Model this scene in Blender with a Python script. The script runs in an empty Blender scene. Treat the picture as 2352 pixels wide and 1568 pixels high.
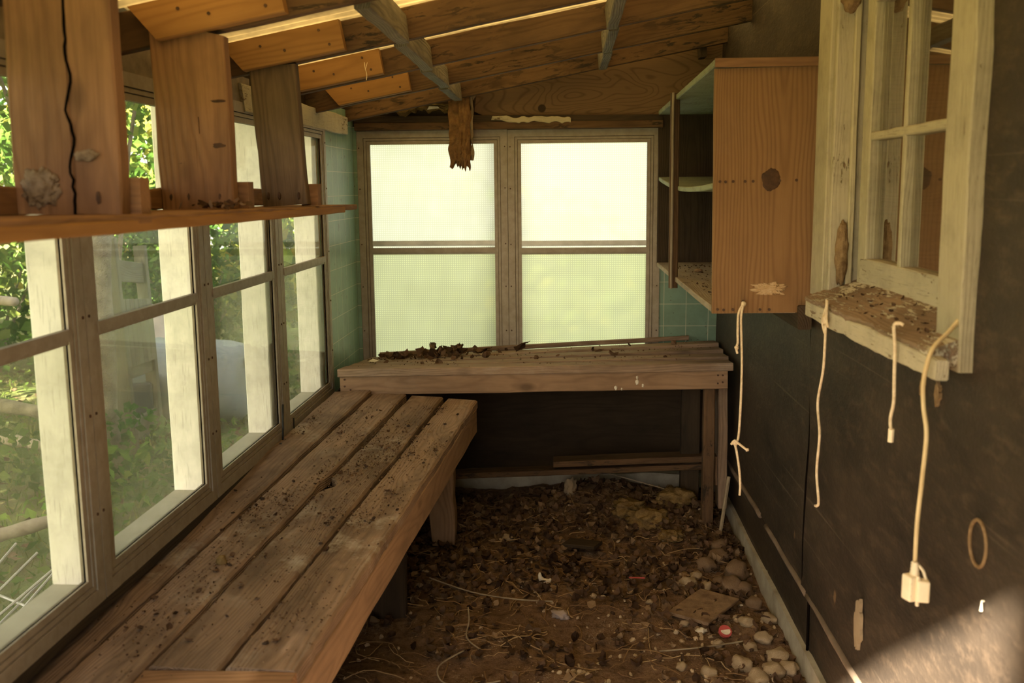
import bpy, bmesh, math, random
from mathutils import Vector, Matrix, noise as mnoise
R_ = random.Random(7)
V = Vector
SC = bpy.context.scene
COL = SC.collection

# ------------------------------------------------------------------ camera
cam_d = bpy.data.cameras.new('camera'); cam = bpy.data.objects.new('camera', cam_d); COL.objects.link(cam)
cam_d.sensor_width = 36; cam_d.lens = 35.0; cam_d.clip_start = .02; cam_d.clip_end = 200
c0 = (0.9985209821, 0.0013251771, 0.0543515610)
c1 = (0.0535114998, 0.1527667009, -0.9868124718)
c2 = (-0.0096108100, 0.9882613920, 0.1524698440)
cam.matrix_world = Matrix((( c0[0], c0[1], c0[2], 0), (c1[0], c1[1], c1[2], 0), (c2[0], c2[1], c2[2], 1.5), (0, 0, 0, 1)))
cam_d.dof.use_dof = True; cam_d.dof.focus_distance = 3.9; cam_d.dof.aperture_fstop = 4.5
SC.camera = cam
# ------------------------------------------------------------------ light
SC.view_settings.view_transform = 'Standard'; SC.view_settings.look = 'None'
SC.view_settings.gamma = 1; SC.view_settings.use_curve_mapping = False
SC.view_settings.exposure = 0.06
W = bpy.data.worlds.new('world'); SC.world = W; W.use_nodes = True
nt = W.node_tree; nt.nodes.clear()
sky = nt.nodes.new('ShaderNodeTexSky'); sky.sky_type = 'NISHITA'; sky.sun_disc = False
sky.sun_elevation = math.radians(34); sky.sun_rotation = math.radians(204); sky.dust_density = 3.0; sky.air_density = 1.0
tint = nt.nodes.new('ShaderNodeMix'); tint.data_type = 'RGBA'; tint.blend_type = 'MULTIPLY'; tint.inputs[0].default_value = 1
tint.inputs[7].default_value = (.45, .42, .38, 1)
bgn = nt.nodes.new('ShaderNodeBackground'); bgn.inputs[1].default_value = 0.85
out = nt.nodes.new('ShaderNodeOutputWorld')
haze = nt.nodes.new('ShaderNodeMix'); haze.data_type = 'RGBA'; haze.blend_type = 'ADD'; haze.inputs[0].default_value = 1; haze.inputs[7].default_value = (2.45, 2.25, 2.05, 1)   # bright hazy overcast over the clear sky
nt.links.new(sky.outputs[0], tint.inputs[6]); nt.links.new(tint.outputs[2], haze.inputs[6]); nt.links.new(haze.outputs[2], bgn.inputs[0]); nt.links.new(bgn.outputs[0], out.inputs[0])
sun_d = bpy.data.lights.new('sun', 'SUN'); sun_d.energy = 125.0; sun_d.angle = math.radians(1.6); sun_d.color = (1, .87, .68)
sun = bpy.data.objects.new('sun', sun_d); COL.objects.link(sun)
SUNDIR = V((.45, 1.0, -.682)).normalized()
sun.rotation_euler = SUNDIR.to_track_quat('-Z', 'Y').to_euler(); sun.location = (0, -3, 4)
try:
    SC.cycles.max_bounces = 10; SC.cycles.diffuse_bounces = 6; SC.cycles.transparent_max_bounces = 24
    SC.cycles.caustics_reflective = False; SC.cycles.caustics_refractive = False
    SC.cycles.sample_clamp_indirect = 6
except Exception: pass

# ------------------------------------------------------------------ helpers
def wm(o):
    return (wm(o.parent) if o.parent else Matrix.Identity(4)) @ o.matrix_basis
def link(o, parent=None, M=None):
    COL.objects.link(o)
    if parent is not None: o.parent = parent
    if M is not None:
        o.matrix_basis = (wm(parent).inverted() @ M) if parent else M
    elif parent is not None:
        o.matrix_basis = wm(parent).inverted()
    return o
def tag(o, label=None, cat=None, group=None, kind=None):
    if label: o['label'] = label
    if cat: o['category'] = cat
    if group: o['group'] = group
    if kind: o['kind'] = kind
    return o
def empty(name, loc=(0, 0, 0), label=None, cat=None, group=None, kind=None, parent=None):
    o = bpy.data.objects.new(name, None); o.empty_display_size = .05
    link(o, parent, Matrix.Translation(V(loc)))
    return tag(o, label, cat, group, kind)
def mobj(name, verts, faces, mat, parent=None, M=None, smooth=False, attr=None):
    me = bpy.data.meshes.new(name); me.from_pydata([tuple(v) for v in verts], [], faces)
    if smooth:
        me.polygons.foreach_set('use_smooth', [True] * len(me.polygons))
    me.materials.append(mat)
    if attr:
        a = me.attributes.new('rnd', 'FLOAT', 'FACE'); a.data.foreach_set('value', attr)
    me.update()
    o = bpy.data.objects.new(name, me)
    return link(o, parent, M)
class MB:
    def __init__(s): s.v = []; s.f = []; s.a = []
    def box(s, a, b):
        x0, y0, z0 = a; x1, y1, z1 = b; n = len(s.v)
        s.v += [V(p) for p in ((x0,y0,z0),(x1,y0,z0),(x1,y1,z0),(x0,y1,z0),(x0,y0,z1),(x1,y0,z1),(x1,y1,z1),(x0,y1,z1))]
        s.f += [tuple(n + i for i in q) for q in ((0,3,2,1),(4,5,6,7),(0,1,5,4),(1,2,6,5),(2,3,7,6),(3,0,4,7))]
    def tube(s, pts, r, n=8, cap=True, rf=None):
        pts = [V(p) for p in pts]; b = len(s.v); up = V((0, 0, 1)); m = len(pts)
        for i, p in enumerate(pts):
            d = (pts[min(i+1, m-1)] - pts[max(i-1, 0)])
            d = d.normalized() if d.length > 1e-9 else V((0,0,1))
            if i == 0:
                q = up if abs(d.z) < .9 else V((1, 0, 0))
                x = d.cross(q).normalized()
            else:
                x = (x - d * x.dot(d)).normalized()
            y = d.cross(x); rr = r if rf is None else r * rf(i / (m - 1))
            for k in range(n):
                a = 2 * math.pi * k / n
                s.v.append(p + x * math.cos(a) * rr + y * math.sin(a) * rr)
        for i in range(m - 1):
            for k in range(n):
                k2 = (k + 1) % n
                s.f.append((b+i*n+k, b+i*n+k2, b+(i+1)*n+k2, b+(i+1)*n+k))
        if cap:
            s.f.append(tuple(b + k for k in reversed(range(n)))); s.f.append(tuple(b + (m-1)*n + k for k in range(n)))
    def build(s, name, mat, parent=None, smooth=False, M=None, attr=None):
        return mobj(name, s.v, s.f, mat, parent, M, smooth, attr)
def smooth_path(pts, k=6):
    pts = [V(p) for p in pts]; out = []
    for i in range(len(pts) - 1):
        p0 = pts[max(i-1, 0)]; p1 = pts[i]; p2 = pts[i+1]; p3 = pts[min(i+2, len(pts)-1)]
        for j in range(k):
            t = j / k
            out.append(.5 * ((2*p1) + (p2-p0)*t + (2*p0-5*p1+4*p2-p3)*t*t + (3*p1-p0-3*p2+p3)*t**3))
    out.append(pts[-1]); return out
def fr(p0, p1, up):
    x = (p1 - p0).normalized(); z = V(up); z = (z - x * z.dot(x)).normalized(); y = z.cross(x)
    c = (p0 + p1) / 2
    return Matrix(((x[0], y[0], z[0], c[0]), (x[1], y[1], z[1], c[1]), (x[2], y[2], z[2], c[2]), (0, 0, 0, 1)))
def plank(name, p0, p1, w, t, mat, up=(0, 0, 1), parent=None, wob=.0015, ch=.003, seg=.07, notch=(), w1=None,
          bow=0, cut0=0, cut1=0, endrag=0, vcut0=0, twist=0, edge=0):
    """a sawn board: centre line p0-p1, width w across, thickness t along up; uneven worn edges"""
    p0 = V(p0); p1 = V(p1); M = fr(p0, p1, up); L = (p1 - p0).length; n = max(2, int(L / seg)); sd = R_.random() * 90
    prof = 8; vs = []; fs = []
    for i in range(n + 1):
        u = i / n; x = (u - .5) * L; ww = w if w1 is None else w + (w1 - w) * u
        a = ww / 2; b = t / 2
        nl = mnoise.noise(V((x * 5, sd, 0))) * wob; nr = mnoise.noise(V((x * 5, sd, 7))) * wob
        nz = mnoise.noise(V((x * 2.5, sd, 3))) * wob + bow * (1 - (2 * u - 1) ** 2)
        yl = -a + nl; yr = a + nr
        if edge:
            yl += abs(mnoise.noise(V((x * 14, sd, 21)))) * edge; yr -= abs(mnoise.noise(V((x * 14, sd, 25)))) * edge
        for (nx, side, dep, rad) in notch:
            q = max(0, 1 - ((x - nx) / rad) ** 2) ** .7 * dep
            if side > 0: yr -= q
            else: yl += q
        cc = min(ch, b * .8) * (1 + .5 * mnoise.noise(V((x * 9, sd, 11))))
        tw = twist * (u - .5)
        for (yy, zz) in ((yl + cc, -b), (yr - cc, -b), (yr, -b + cc), (yr, b - cc), (yr - cc, b), (yl + cc, b), (yl, b - cc), (yl, -b + cc)):
            xx = x
            if i == 0: xx += cut0 * (yy / w) + endrag * mnoise.noise(V((yy * 60, sd, 5))) + vcut0 * (zz / t - .5)
            if i == n: xx += cut1 * (yy / w) + endrag * mnoise.noise(V((yy * 60, sd, 9)))
            vs.append((xx, yy, zz + nz + tw * yy))
    for i in range(n):
        for k in range(prof):
            k2 = (k + 1) % prof
            fs.append((i*prof+k, (i+1)*prof+k, (i+1)*prof+k2, i*prof+k2))
    fs.append(tuple(range(prof))); fs.append(tuple(n*prof + k for k in reversed(range(prof))))
    return mobj(name, vs, fs, mat, parent, M)
def copyto(src, M, parent=None):
    o = src.copy(); link(o, parent, M); return o

# ------------------------------------------------------------------ materials
class NT:
    def __init__(s, name):
        s.m = bpy.data.materials.new(name); s.m.use_nodes = True; s.t = s.m.node_tree; s.t.nodes.clear()
        s.out = s.t.nodes.new('ShaderNodeOutputMaterial')
    def n(s, kind, **k):
        q = s.t.nodes.new('ShaderNode' + kind)
        for a, b in k.items(): setattr(q, a, b)
        return q
    def l(s, a, b): s.t.links.new(a, b)
    def put(s, sock, v):
        if hasattr(v, 'is_output') or isinstance(v, bpy.types.NodeSocket): s.l(v, sock)
        else: sock.default_value = v
    def math(s, op, a, b=0.0, clamp=False):
        q = s.n('Math', operation=op, use_clamp=clamp); s.put(q.inputs[0], a); s.put(q.inputs[1], b); return q.outputs[0]
    def vmath(s, op, a, b):
        q = s.n('VectorMath', operation=op); s.put(q.inputs[0], a); s.put(q.inputs[1], b); return q.outputs[0]
    def mix(s, f, a, b, bt='MIX'):
        q = s.n('Mix', data_type='RGBA', blend_type=bt); s.put(q.inputs[0], f)
        s.put(q.inputs[6], a if not isinstance(a, tuple) else (*a, 1)); s.put(q.inputs[7], b if not isinstance(b, tuple) else (*b, 1)); return q.outputs[2]
    def noise(s, vec, scale, detail=3, rough=.55, dist=0):
        q = s.n('TexNoise'); s.put(q.inputs['Vector'], vec); q.inputs['Scale'].default_value = scale
        q.inputs['Detail'].default_value = detail; q.inputs['Roughness'].default_value = rough; q.inputs['Distortion'].default_value = dist
        return q.outputs[0]
    def ramp(s, f, a, b):
        q = s.n('MapRange'); s.put(q.inputs[0], f); q.inputs[1].default_value = a; q.inputs[2].default_value = b; return q.outputs[0]
    def scale(s, vec, sc):
        q = s.n('Mapping'); s.l(vec, q.inputs[0]); q.inputs['Scale'].default_value = sc; return q.outputs[0]
    def obj(s, rnd=True):
        tc = s.n('TexCoord').outputs['Object']
        if not rnd: return tc
        oi = s.n('ObjectInfo').outputs['Random']; s.rnd = oi
        c = s.n('CombineXYZ'); s.l(s.math('MULTIPLY', oi, 37.), c.inputs[0]); s.l(s.math('MULTIPLY', oi, 3.0), c.inputs[2])
        s.orig = tc
        return s.vmath('ADD', tc, c.outputs[0])
    def finish(s, col, rough=.8, bump=None, bs=.3, bd=.01, spec=.3, extra=None):
        p = s.n('BsdfPrincipled'); s.put(p.inputs['Base Color'], col if not isinstance(col, tuple) else (*col, 1)); s.put(p.inputs['Roughness'], rough)
        p.inputs['Specular IOR Level'].default_value = spec
        if bump is not None:
            b = s.n('Bump'); b.inputs['Strength'].default_value = bs; b.inputs['Distance'].default_value = bd
            s.l(bump, b.inputs['Height']); s.l(b.outputs[0], p.inputs['Normal'])
        s.l(p.outputs[0], s.out.inputs[0]); s.p = p
        return s.m
def wood(name, light, dark, dirt=(.05, .035, .022), dirt_amt=.4, ring=.007, ringamt=.55, fibre=.5, knots=.5, white=0, bumps=.5, pith=.07, blotch=0, paint=None, green=0):
    s = NT(name); c = s.obj()
    warp = s.n('TexNoise'); s.l(s.scale(c, (1.1, 5, 5)), warp.inputs[0]); warp.inputs['Scale'].default_value = 1.3; warp.inputs['Detail'].default_value = 2
    w0 = s.vmath('SUBTRACT', warp.outputs[1], (.5, .5, .5)); w = s.vmath('MULTIPLY', w0, (0, .075, .075))
    # knots
    vo = s.n('TexVoronoi', feature='F1'); s.l(s.scale(c, (2.6, 5.2, .9)), vo.inputs['Vector']); vo.inputs['Scale'].default_value = 1.0
    kd = vo.outputs['Distance']
    kn = s.math('SUBTRACT', 1., s.ramp(kd, .045, .13), clamp=True)
    kb = s.math('SUBTRACT', 1., s.ramp(kd, .0, .42), clamp=True)
    sp = s.n('SeparateXYZ'); s.l(s.vmath('ADD', s.orig, w), sp.inputs[0])
    yy = s.math('ADD', sp.outputs[1], s.math('MULTIPLY', s.math('SUBTRACT', s.rnd, .5), .09))
    zz = s.math('ADD', sp.outputs[2], pith)
    r = s.math('SQRT', s.math('ADD', s.math('MULTIPLY', yy, yy), s.math('MULTIPLY', zz, zz)))
    r = s.math('ADD', r, s.math('MULTIPLY', s.math('MULTIPLY', kb, kb), .02 * knots))
    ph = s.math('MULTIPLY', r, 6.2832 / ring)
    rs = s.math('ADD', s.math('MULTIPLY', s.math('SINE', ph), .5), .5); rs = s.math('POWER', rs, 2.2)
    fi = s.noise(s.scale(c, (5, 220, 220)), 1.0, 3, .7)
    fi2 = s.noise(s.scale(c, (2.0, 45, 45)), 1.0, 3, .6)
    bl = s.noise(s.scale(c, (2.2, 6, 6)), 1.5, 4, .65)
    col = s.mix(s.math('MULTIPLY', rs, ringamt), light, dark)
    col = s.mix(s.math('MULTIPLY', s.ramp(fi, .45, .75), fibre * .6), col, dark)
    col = s.mix(s.math('MULTIPLY', s.ramp(fi2, .5, .8), fibre * .7), col, dark)
    col = s.mix(s.math('MULTIPLY', s.ramp(bl, .42, .72), dirt_amt), col, dirt)
    if blotch:
        b2 = s.noise(s.scale(c, (6, 26, 26)), 1.6, 5, .7, .6)
        b3 = s.noise(c, 2.3, 2)
        col = s.mix(s.math('MULTIPLY', s.math('MULTIPLY', s.ramp(b2, .53, .59), s.ramp(b3, .42, .56)), blotch), col, (.018, .014, .011))
    col = s.mix(s.math('MULTIPLY', kn, min(1, knots * 1.4)), col, tuple(x * .28 for x in dark))
    if white:
        wn = s.noise(c, 5, 5, .75); wn2 = s.noise(c, 1.7, 2)
        col = s.mix(s.math('MULTIPLY', s.math('MULTIPLY', s.ramp(wn, .5, .72), s.ramp(wn2, .5, .62)), white), col, (.5, .47, .42))
    if green:
        col = s.mix(s.math('MULTIPLY', s.ramp(s.noise(c, 4, 4, .6), .45, .7), green), col, (.16, .19, .12))
    hgt = s.math('ADD', s.math('MULTIPLY', rs, -.5), s.math('MULTIPLY', fi, .8)); hgt = s.math('ADD', hgt, s.math('MULTIPLY', kn, -.5))
    if paint:
        pn = s.noise(s.scale(c, (2, 9, 9)), 9, 6, .75); pn2 = s.noise(c, 3.5, 3, .6)
        pm = s.ramp(s.math('ADD', pn, s.math('MULTIPLY', pn2, .55)), paint[1], paint[1] + .03)
        pc = s.mix(s.ramp(s.noise(c, 7, 5, .7), .45, .8), paint[0], tuple(x * .62 for x in paint[0]))
        crack = s.ramp(s.noise(s.scale(c, (14, 200, 200)), 1, 2, .6), .60, .68)
        pc = s.mix(s.math('MULTIPLY', crack, .35), pc, tuple(x * .35 for x in paint[0]))
        col = s.mix(pm, pc, col); hgt = s.math('ADD', s.math('MULTIPLY', hgt, .35), s.math('MULTIPLY', pm, -1.0))
    var = s.math('ADD', s.math('MULTIPLY', s.rnd, .3), .85)
    cx = s.n('CombineXYZ'); [s.l(var, cx.inputs[i]) for i in range(3)]
    col = s.mix(1., col, cx.outputs[0], 'MULTIPLY')
    return s.finish(col, .78, hgt, bumps, .0022, .25)

M = {}
M['bench'] = wood('weathered_bench_wood', (0.259, 0.182, 0.129), (0.129, 0.087, 0.061), (.06, .04, .028), .8, .006, .45, .7, .25, .8, .9)
M['bench2'] = wood('back_bench_wood', (.29, .21, .15), (.15, .105, .075), (.07, .05, .036), .6, .006, .45, .7, .35, .3, .7)
M['apron'] = wood('apron_wood', (0.306, 0.200, 0.123), (0.178, 0.111, 0.068), (.085, .055, .036), .45, .008, .45, .5, .5, .12, .5)
M['pine'] = wood('orange_pine', (0.288, 0.158, 0.058), (0.190, 0.095, 0.032), (0.098, 0.049, 0.020), .25, .010, .45, .3, .6, 0, .25, .05)
M['rafter'] = wood('old_rafter_wood', (0.118, 0.071, 0.037), (0.067, 0.038, 0.020), (0.022, 0.014, 0.009), .5, .008, .4, .5, .4, 0, .5, .07, .9)
M['hanger'] = wood('hanger_wood', (0.255, 0.145, 0.076), (0.140, 0.076, 0.040), (0.057, 0.031, 0.019), .5, .009, .4, .6, .7, 0, .6)
M['hanger_grey'] = wood('grey_hanger_wood', (0.145, 0.102, 0.064), (0.068, 0.047, 0.030), (0.030, 0.021, 0.015), .5, .008, .5, .8, .2, 0, .8)
M['panel'] = wood('cabinet_pine', (0.197, 0.116, 0.054), (0.128, 0.069, 0.030), (0.064, 0.034, 0.017), .3, .009, .6, .35, .8, .08, .3, .04)
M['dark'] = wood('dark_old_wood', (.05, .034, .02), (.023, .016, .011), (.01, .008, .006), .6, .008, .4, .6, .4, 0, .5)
M['block'] = wood('grey_green_block_wood', (.22, .2, .15), (.09, .08, .06), (.035, .03, .022), .6, .007, .5, .9, .1, .2, 1)
M['shelfwood'] = wood('pale_shelf_board', (0.315, 0.270, 0.210), (0.180, 0.143, 0.105), (0.083, 0.060, 0.041), .5, .008, .3, .5, .3, .3, .4)
M['greenpaint'] = wood('green_painted_board', (0.225, 0.225, 0.165), (0.112, 0.105, 0.075), (0.075, 0.068, 0.045), .3, .008, .3, .4, .2, 0, .3, paint=((0.247, 0.285, 0.203), .86))
M['cream'] = wood('peeling_cream_paint', (0.230, 0.153, 0.092), (0.107, 0.068, 0.042), (0.046, 0.031, 0.022), .5, .007, .4, .8, .2, 0, .9, paint=((0.383, 0.352, 0.253), 1.0))
M['peel'] = wood('heavily_peeled_paint', (0.272, 0.187, 0.119), (0.128, 0.085, 0.051), (0.051, 0.034, 0.024), .6, .006, .5, .9, .2, 0, 1, paint=((0.442, 0.408, 0.306), .92))
M['sill'] = wood('bare_sill_wood', (.25, .18, .12), (.13, .09, .06), (.06, .04, .028), .6, .006, .4, .8, .1, 0, .9, paint=((.46, .43, .34), .70))
M['postpaint'] = wood('white_post_paint', (.5, .45, .35), (.3, .25, .18), (.2, .17, .12), .2, .01, .2, .3, .2, 0, .2, paint=((.82, .81, .76), .99))
M['greyfence'] = wood('grey_garden_wood', (0.111, 0.101, 0.065), (0.058, 0.052, 0.036), (0.033, 0.033, 0.019), .5, .008, .3, .6, .2, 0, .5, green=.4)

def simple(name, ca, cb, sc=8, rough=.7, bump=.3, bd=.004, detail=5, spec=.3, lo=.35, hi=.7, rnd=True, metal=0):
    s = NT(name); c = s.obj(rnd); n = s.noise(c, sc, detail, .62); n2 = s.noise(c, sc * 9, 3, .6)
    col = s.mix(s.ramp(n, lo, hi), ca, cb)
    m = s.finish(col, rough, s.math('ADD', n, s.math('MULTIPLY', n2, .4)), bump, bd, spec); s.p.inputs['Metallic'].default_value = metal
    return m
M['alu'] = simple('dusty_aluminium', (0.327, 0.293, 0.244), (0.251, 0.216, 0.174), 30, .55, .15, .001, metal=.25)
M['aludark'] = simple('tarnish_and_groove_shade', (.22, .18, .125), (.1, .08, .055), 20, .55, .15, .001, metal=.2)
M['greyalu'] = simple('lit_sash_metal', (.62, .64, .64), (.45, .47, .47), 14, .4, .1, .001, metal=.2)  # lightened: daylight coming through the sash bar is put into the colour
M['concrete'] = simple('old_concrete', (.42, .40, .33), (.22, .2, .155), 7, .9, .5, .006, rnd=False)
M['bark'] = simple('bark', (.22, .19, .13), (.1, .08, .055), 14, .95, 1., .02)
M['rust'] = simple('rusty_nail', (.09, .05, .03), (.03, .02, .015), 60, .8)
M['rope'] = simple('cotton_cord', (.72, .62, .46), (.52, .42, .28), 90, .9, .5, .001)
M['cable'] = simple('old_white_cable', (.68, .56, .34), (.5, .38, .2), 12, .5, .05, .001)
M['plug'] = simple('ivory_plastic', (.86, .78, .6), (.78, .68, .5), 20, .35, .05, .001, spec=.5)
M['slot'] = simple('dark_gap', (.006, .005, .004), (.004, .003, .003), 20, 1., spec=0)
M['insul'] = simple('torn_fibre_insulation', (.23, .135, .066), (.11, .062, .03), 22, 1., 1., .01, spec=0)
M['insul_y'] = simple('yellow_fibre_insulation', (.24, .17, .075), (.10, .068, .032), 16, 1., 1., .012, spec=0)
M['paper'] = simple('paper_backing', (.3, .24, .16), (.19, .15, .1), 9, .9, .3, .003)
M['smear'] = simple('pale_paint_smear', (.46, .35, .22), (.38, .25, .13), 60, .9)
M['knot'] = simple('dark_knot', (.07, .035, .016), (.03, .016, .009), 35, .7, .4, .002)
M['crust'] = simple('grey_crust', (.30, .24, .17), (.14, .1, .065), 60, 1., .9, .006, spec=0)
M['lip'] = simple('lit_curled_paper_edge', (.17, .13, .095), (.10, .075, .055), 9, .8, .3, .003)  # paler than the tar paper: light caught by the curled edge, as colour
M['mud'] = simple('wasp_mud', (.30, .21, .12), (.17, .11, .06), 45, 1., 1., .006, spec=0)
M['stone'] = simple('limestone', (.5, .41, .28), (.27, .19, .115), 22, .9, .6, .01)
M['stone_d'] = simple('dusty_brown_stone', (.27, .19, .12), (.14, .09, .055), 22, .95, .6, .01)
M['barrel'] = simple('blue_grey_barrel', (.20, .225, .25), (.15, .17, .19), 6, .5, .1, .003)
M['darkplastic'] = simple('dark_plastic', (.03, .035, .035), (.05, .055, .05), 6, .5)
M['tarp'] = simple('pale_tarp', (.32, .27, .26), (.24, .2, .18), 4, .8, .5, .02)
M['wire'] = simple('galvanised_wire', (.5, .48, .44), (.35, .33, .3), 20, .4, metal=.6)
M['pole'] = simple('weathered_pole', (.33, .28, .2), (.2, .16, .11), 18, .9)
M['cut'] = simple('fresh_cut_wood', (.8, .7, .55), (.7, .58, .42), 30, .9)
M['ledge'] = simple('grey_ledge_paint', (.42, .40, .32), (.33, .30, .23), 9, .85, .2, .003)
M['grit'] = simple('dark_crumbs', (.06, .04, .026), (.025, .017, .012), 50, 1)
M['flake'] = simple('white_paint_flakes', (.72, .68, .58), (.5, .46, .38), 50, .9)
M['black'] = simple('black_plastic', (.012, .012, .012), (.02, .02, .018), 50, .6)
M['red'] = simple('faded_red', (.45, .08, .08), (.35, .07, .06), 30, .6)

def leafmat(name, stops, trans=.4):
    s = NT(name); a = s.n('Attribute', attribute_name='rnd'); cr = s.n('ValToRGB'); s.l(a.outputs['Fac'], cr.inputs[0])
    e = cr.color_ramp.elements; e[0].color = (*stops[0], 1); e[1].color = (*stops[-1], 1)
    for i, c in enumerate(stops[1:-1]):
        q = e.new((i + 1) / (len(stops) - 1)); q.color = (*c, 1)
    d = s.n('BsdfDiffuse'); t = s.n('BsdfTranslucent'); s.l(cr.outputs[0], d.inputs[0]); s.l(cr.outputs[0], t.inputs[0])
    m = s.n('MixShader'); m.inputs[0].default_value = trans; s.l(d.outputs[0], m.inputs[1]); s.l(t.outputs[0], m.inputs[2]); s.l(m.outputs[0], s.out.inputs[0])
    return s.m
M['leaf'] = leafmat('green_leaves', [(0.034, 0.081, 0.012), (0.062, 0.130, 0.022), (0.105, 0.186, 0.037), (0.186, 0.236, 0.050)], .5)
M['leaf2'] = leafmat('yellow_green_leaves', [(0.074, 0.124, 0.019), (0.149, 0.211, 0.037), (0.260, 0.285, 0.062), (0.310, 0.260, 0.050)], .5)
M['leaf3'] = leafmat('dark_green_leaves', [(0.019, 0.056, 0.012), (0.031, 0.087, 0.019), (0.056, 0.124, 0.028), (0.087, 0.155, 0.031)], .4)
M['dead'] = leafmat('dead_leaves', [(.035, .022, .015), (.085, .052, .032), (.15, .095, .058), (.055, .036, .025), (.26, .18, .105)], .1)
M['straw'] = leafmat('straw', [(.16, .1, .055), (.26, .17, .09), (.4, .3, .17)], .1)
M['grass'] = leafmat('grass', [(0.062, 0.118, 0.022), (0.124, 0.174, 0.037), (0.236, 0.229, 0.081), (0.087, 0.149, 0.028)], .3)

# clear pane / dusty pane / screen
def pane(name, dust, tint=(.96, .97, .94), gl=.08, dcol=(.66, .66, .58)):
    s = NT(name); c = s.obj(); t = s.n('BsdfTransparent'); t.inputs[0].default_value = (*tint, 1)
    g = s.n('BsdfGlossy'); g.inputs['Roughness'].default_value = .03
    lw = s.n('LayerWeight'); lw.inputs[0].default_value = .35
    m = s.n('MixShader'); s.l(s.math('ADD', s.math('MULTIPLY', lw.outputs[0], .55), gl * .3, clamp=True), m.inputs[0])
    s.l(t.outputs[0], m.inputs[1]); s.l(g.outputs[0], m.inputs[2])
    d = s.n('BsdfTranslucent'); d.inputs[0].default_value = (*dcol, 1); d2 = s.n('BsdfDiffuse'); d2.inputs[0].default_value = (*dcol, 1)
    dm = s.n('MixShader'); dm.inputs[0].default_value = .6; s.l(d2.outputs[0], dm.inputs[1]); s.l(d.outputs[0], dm.inputs[2])
    n = s.noise(s.scale(c, (1, 1, 1)), 4, 5, .7); f = s.math('MULTIPLY', s.ramp(n, .25, .85), dust * 2, clamp=True)
    m2 = s.n('MixShader'); s.l(f, m2.inputs[0]); s.l(m.outputs[0], m2.inputs[1]); s.l(dm.outputs[0], m2.inputs[2]); s.l(m2.outputs[0], s.out.inputs[0])
    return s.m
M['glass'] = pane('dusty_window_glass', .10)
M['screen'] = pane('insect_screen', .17, (.88, .89, .82), 0, (.5, .48, .38))
M['oldglass'] = pane('old_grimy_glass', .13, (.85, .8, .68), .35, (.42, .33, .2))
def pebbled(name, col, k):
    s = NT(name); c = s.obj(False); w = 3.14159 / .0106
    sp = s.n('SeparateXYZ'); s.l(c, sp.inputs[0])
    a = s.math('MULTIPLY', s.math('SINE', s.math('MULTIPLY', sp.outputs[0], w)), s.math('SINE', s.math('MULTIPLY', sp.outputs[2], w)))
    f = s.math('MULTIPLY', a, a)
    cc = s.mix(f, tuple(x * .74 for x in col), tuple(min(1, x * 1.08) for x in col))
    dn = s.noise(c, 2.2, 4, .6); cc = s.mix(s.math('MULTIPLY', s.ramp(dn, .45, .8), .18), cc, tuple(x * .6 for x in col))
    t = s.n('BsdfTranslucent'); s.l(cc, t.inputs[0]); g = s.n('BsdfRefraction'); g.inputs['Roughness'].default_value = .55; g.inputs['IOR'].default_value = 1.02
    g.inputs[0].default_value = (*col, 1)
    m = s.n('MixShader'); m.inputs[0].default_value = k; s.l(t.outputs[0], m.inputs[1]); s.l(g.outputs[0], m.inputs[2])
    gl = s.n('BsdfGlossy'); gl.inputs['Roughness'].default_value = .2
    m2 = s.n('MixShader'); m2.inputs[0].default_value = .04; s.l(m.outputs[0], m2.inputs[1]); s.l(gl.outputs[0], m2.inputs[2]); s.l(m2.outputs[0], s.out.inputs[0])
    return s.m
M['pebble'] = pebbled('pebbled_glass', (1.0, .98, .80), .05)
M['pebble_g'] = pebbled('green_lit_pebbled_glass', (.90, .91, .62), .04)  # tint carries the green outdoor light seen through the lower panes
def fibreglass():
    s = NT('amber_fibreglass_roof'); c = s.obj(False); n = s.noise(c, 3, 5, .7)
    col = s.mix(s.ramp(n, .35, .7), (.135, .092, .03), (.035, .024, .009))
    t = s.n('BsdfTranslucent'); s.l(col, t.inputs[0]); d = s.n('BsdfDiffuse'); s.l(col, d.inputs[0])
    m = s.n('MixShader'); m.inputs[0].default_value = .5; s.l(t.outputs[0], m.inputs[2]); s.l(d.outputs[0], m.inputs[1]); s.l(m.outputs[0], s.out.inputs[0])
    return s.m
M['roof'] = fibreglass()
def tile():
    s = NT('teal_tile_board'); c = s.obj(False); sp = s.n('SeparateXYZ'); s.l(c, sp.inputs[0])
    def line(v, off):
        q = s.math('FRACT', s.math('MULTIPLY', s.math('ADD', v, 10 + off), 1 / .1085)); q = s.math('ABSOLUTE', s.math('SUBTRACT', q, .5))
        return s.math('GREATER_THAN', q, .488)
    g = s.math('MAXIMUM', line(sp.outputs[0], .045), s.math('MAXIMUM', line(sp.outputs[1], 0), line(sp.outputs[2], .03)))
    n = s.noise(c, 6, 5, .7); n2 = s.noise(c, 40, 3)
    col = s.mix(s.ramp(n, .4, .75), (.165, .28, .215), (.12, .19, .14)); col = s.mix(s.ramp(n2, .66, .72), col, (.08, .09, .06))
    col = s.mix(g, col, (.46, .47, .36))
    return s.finish(col, .4, s.math('MULTIPLY', g, -1.), .4, .002, .5)
M['tile'] = tile()
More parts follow.
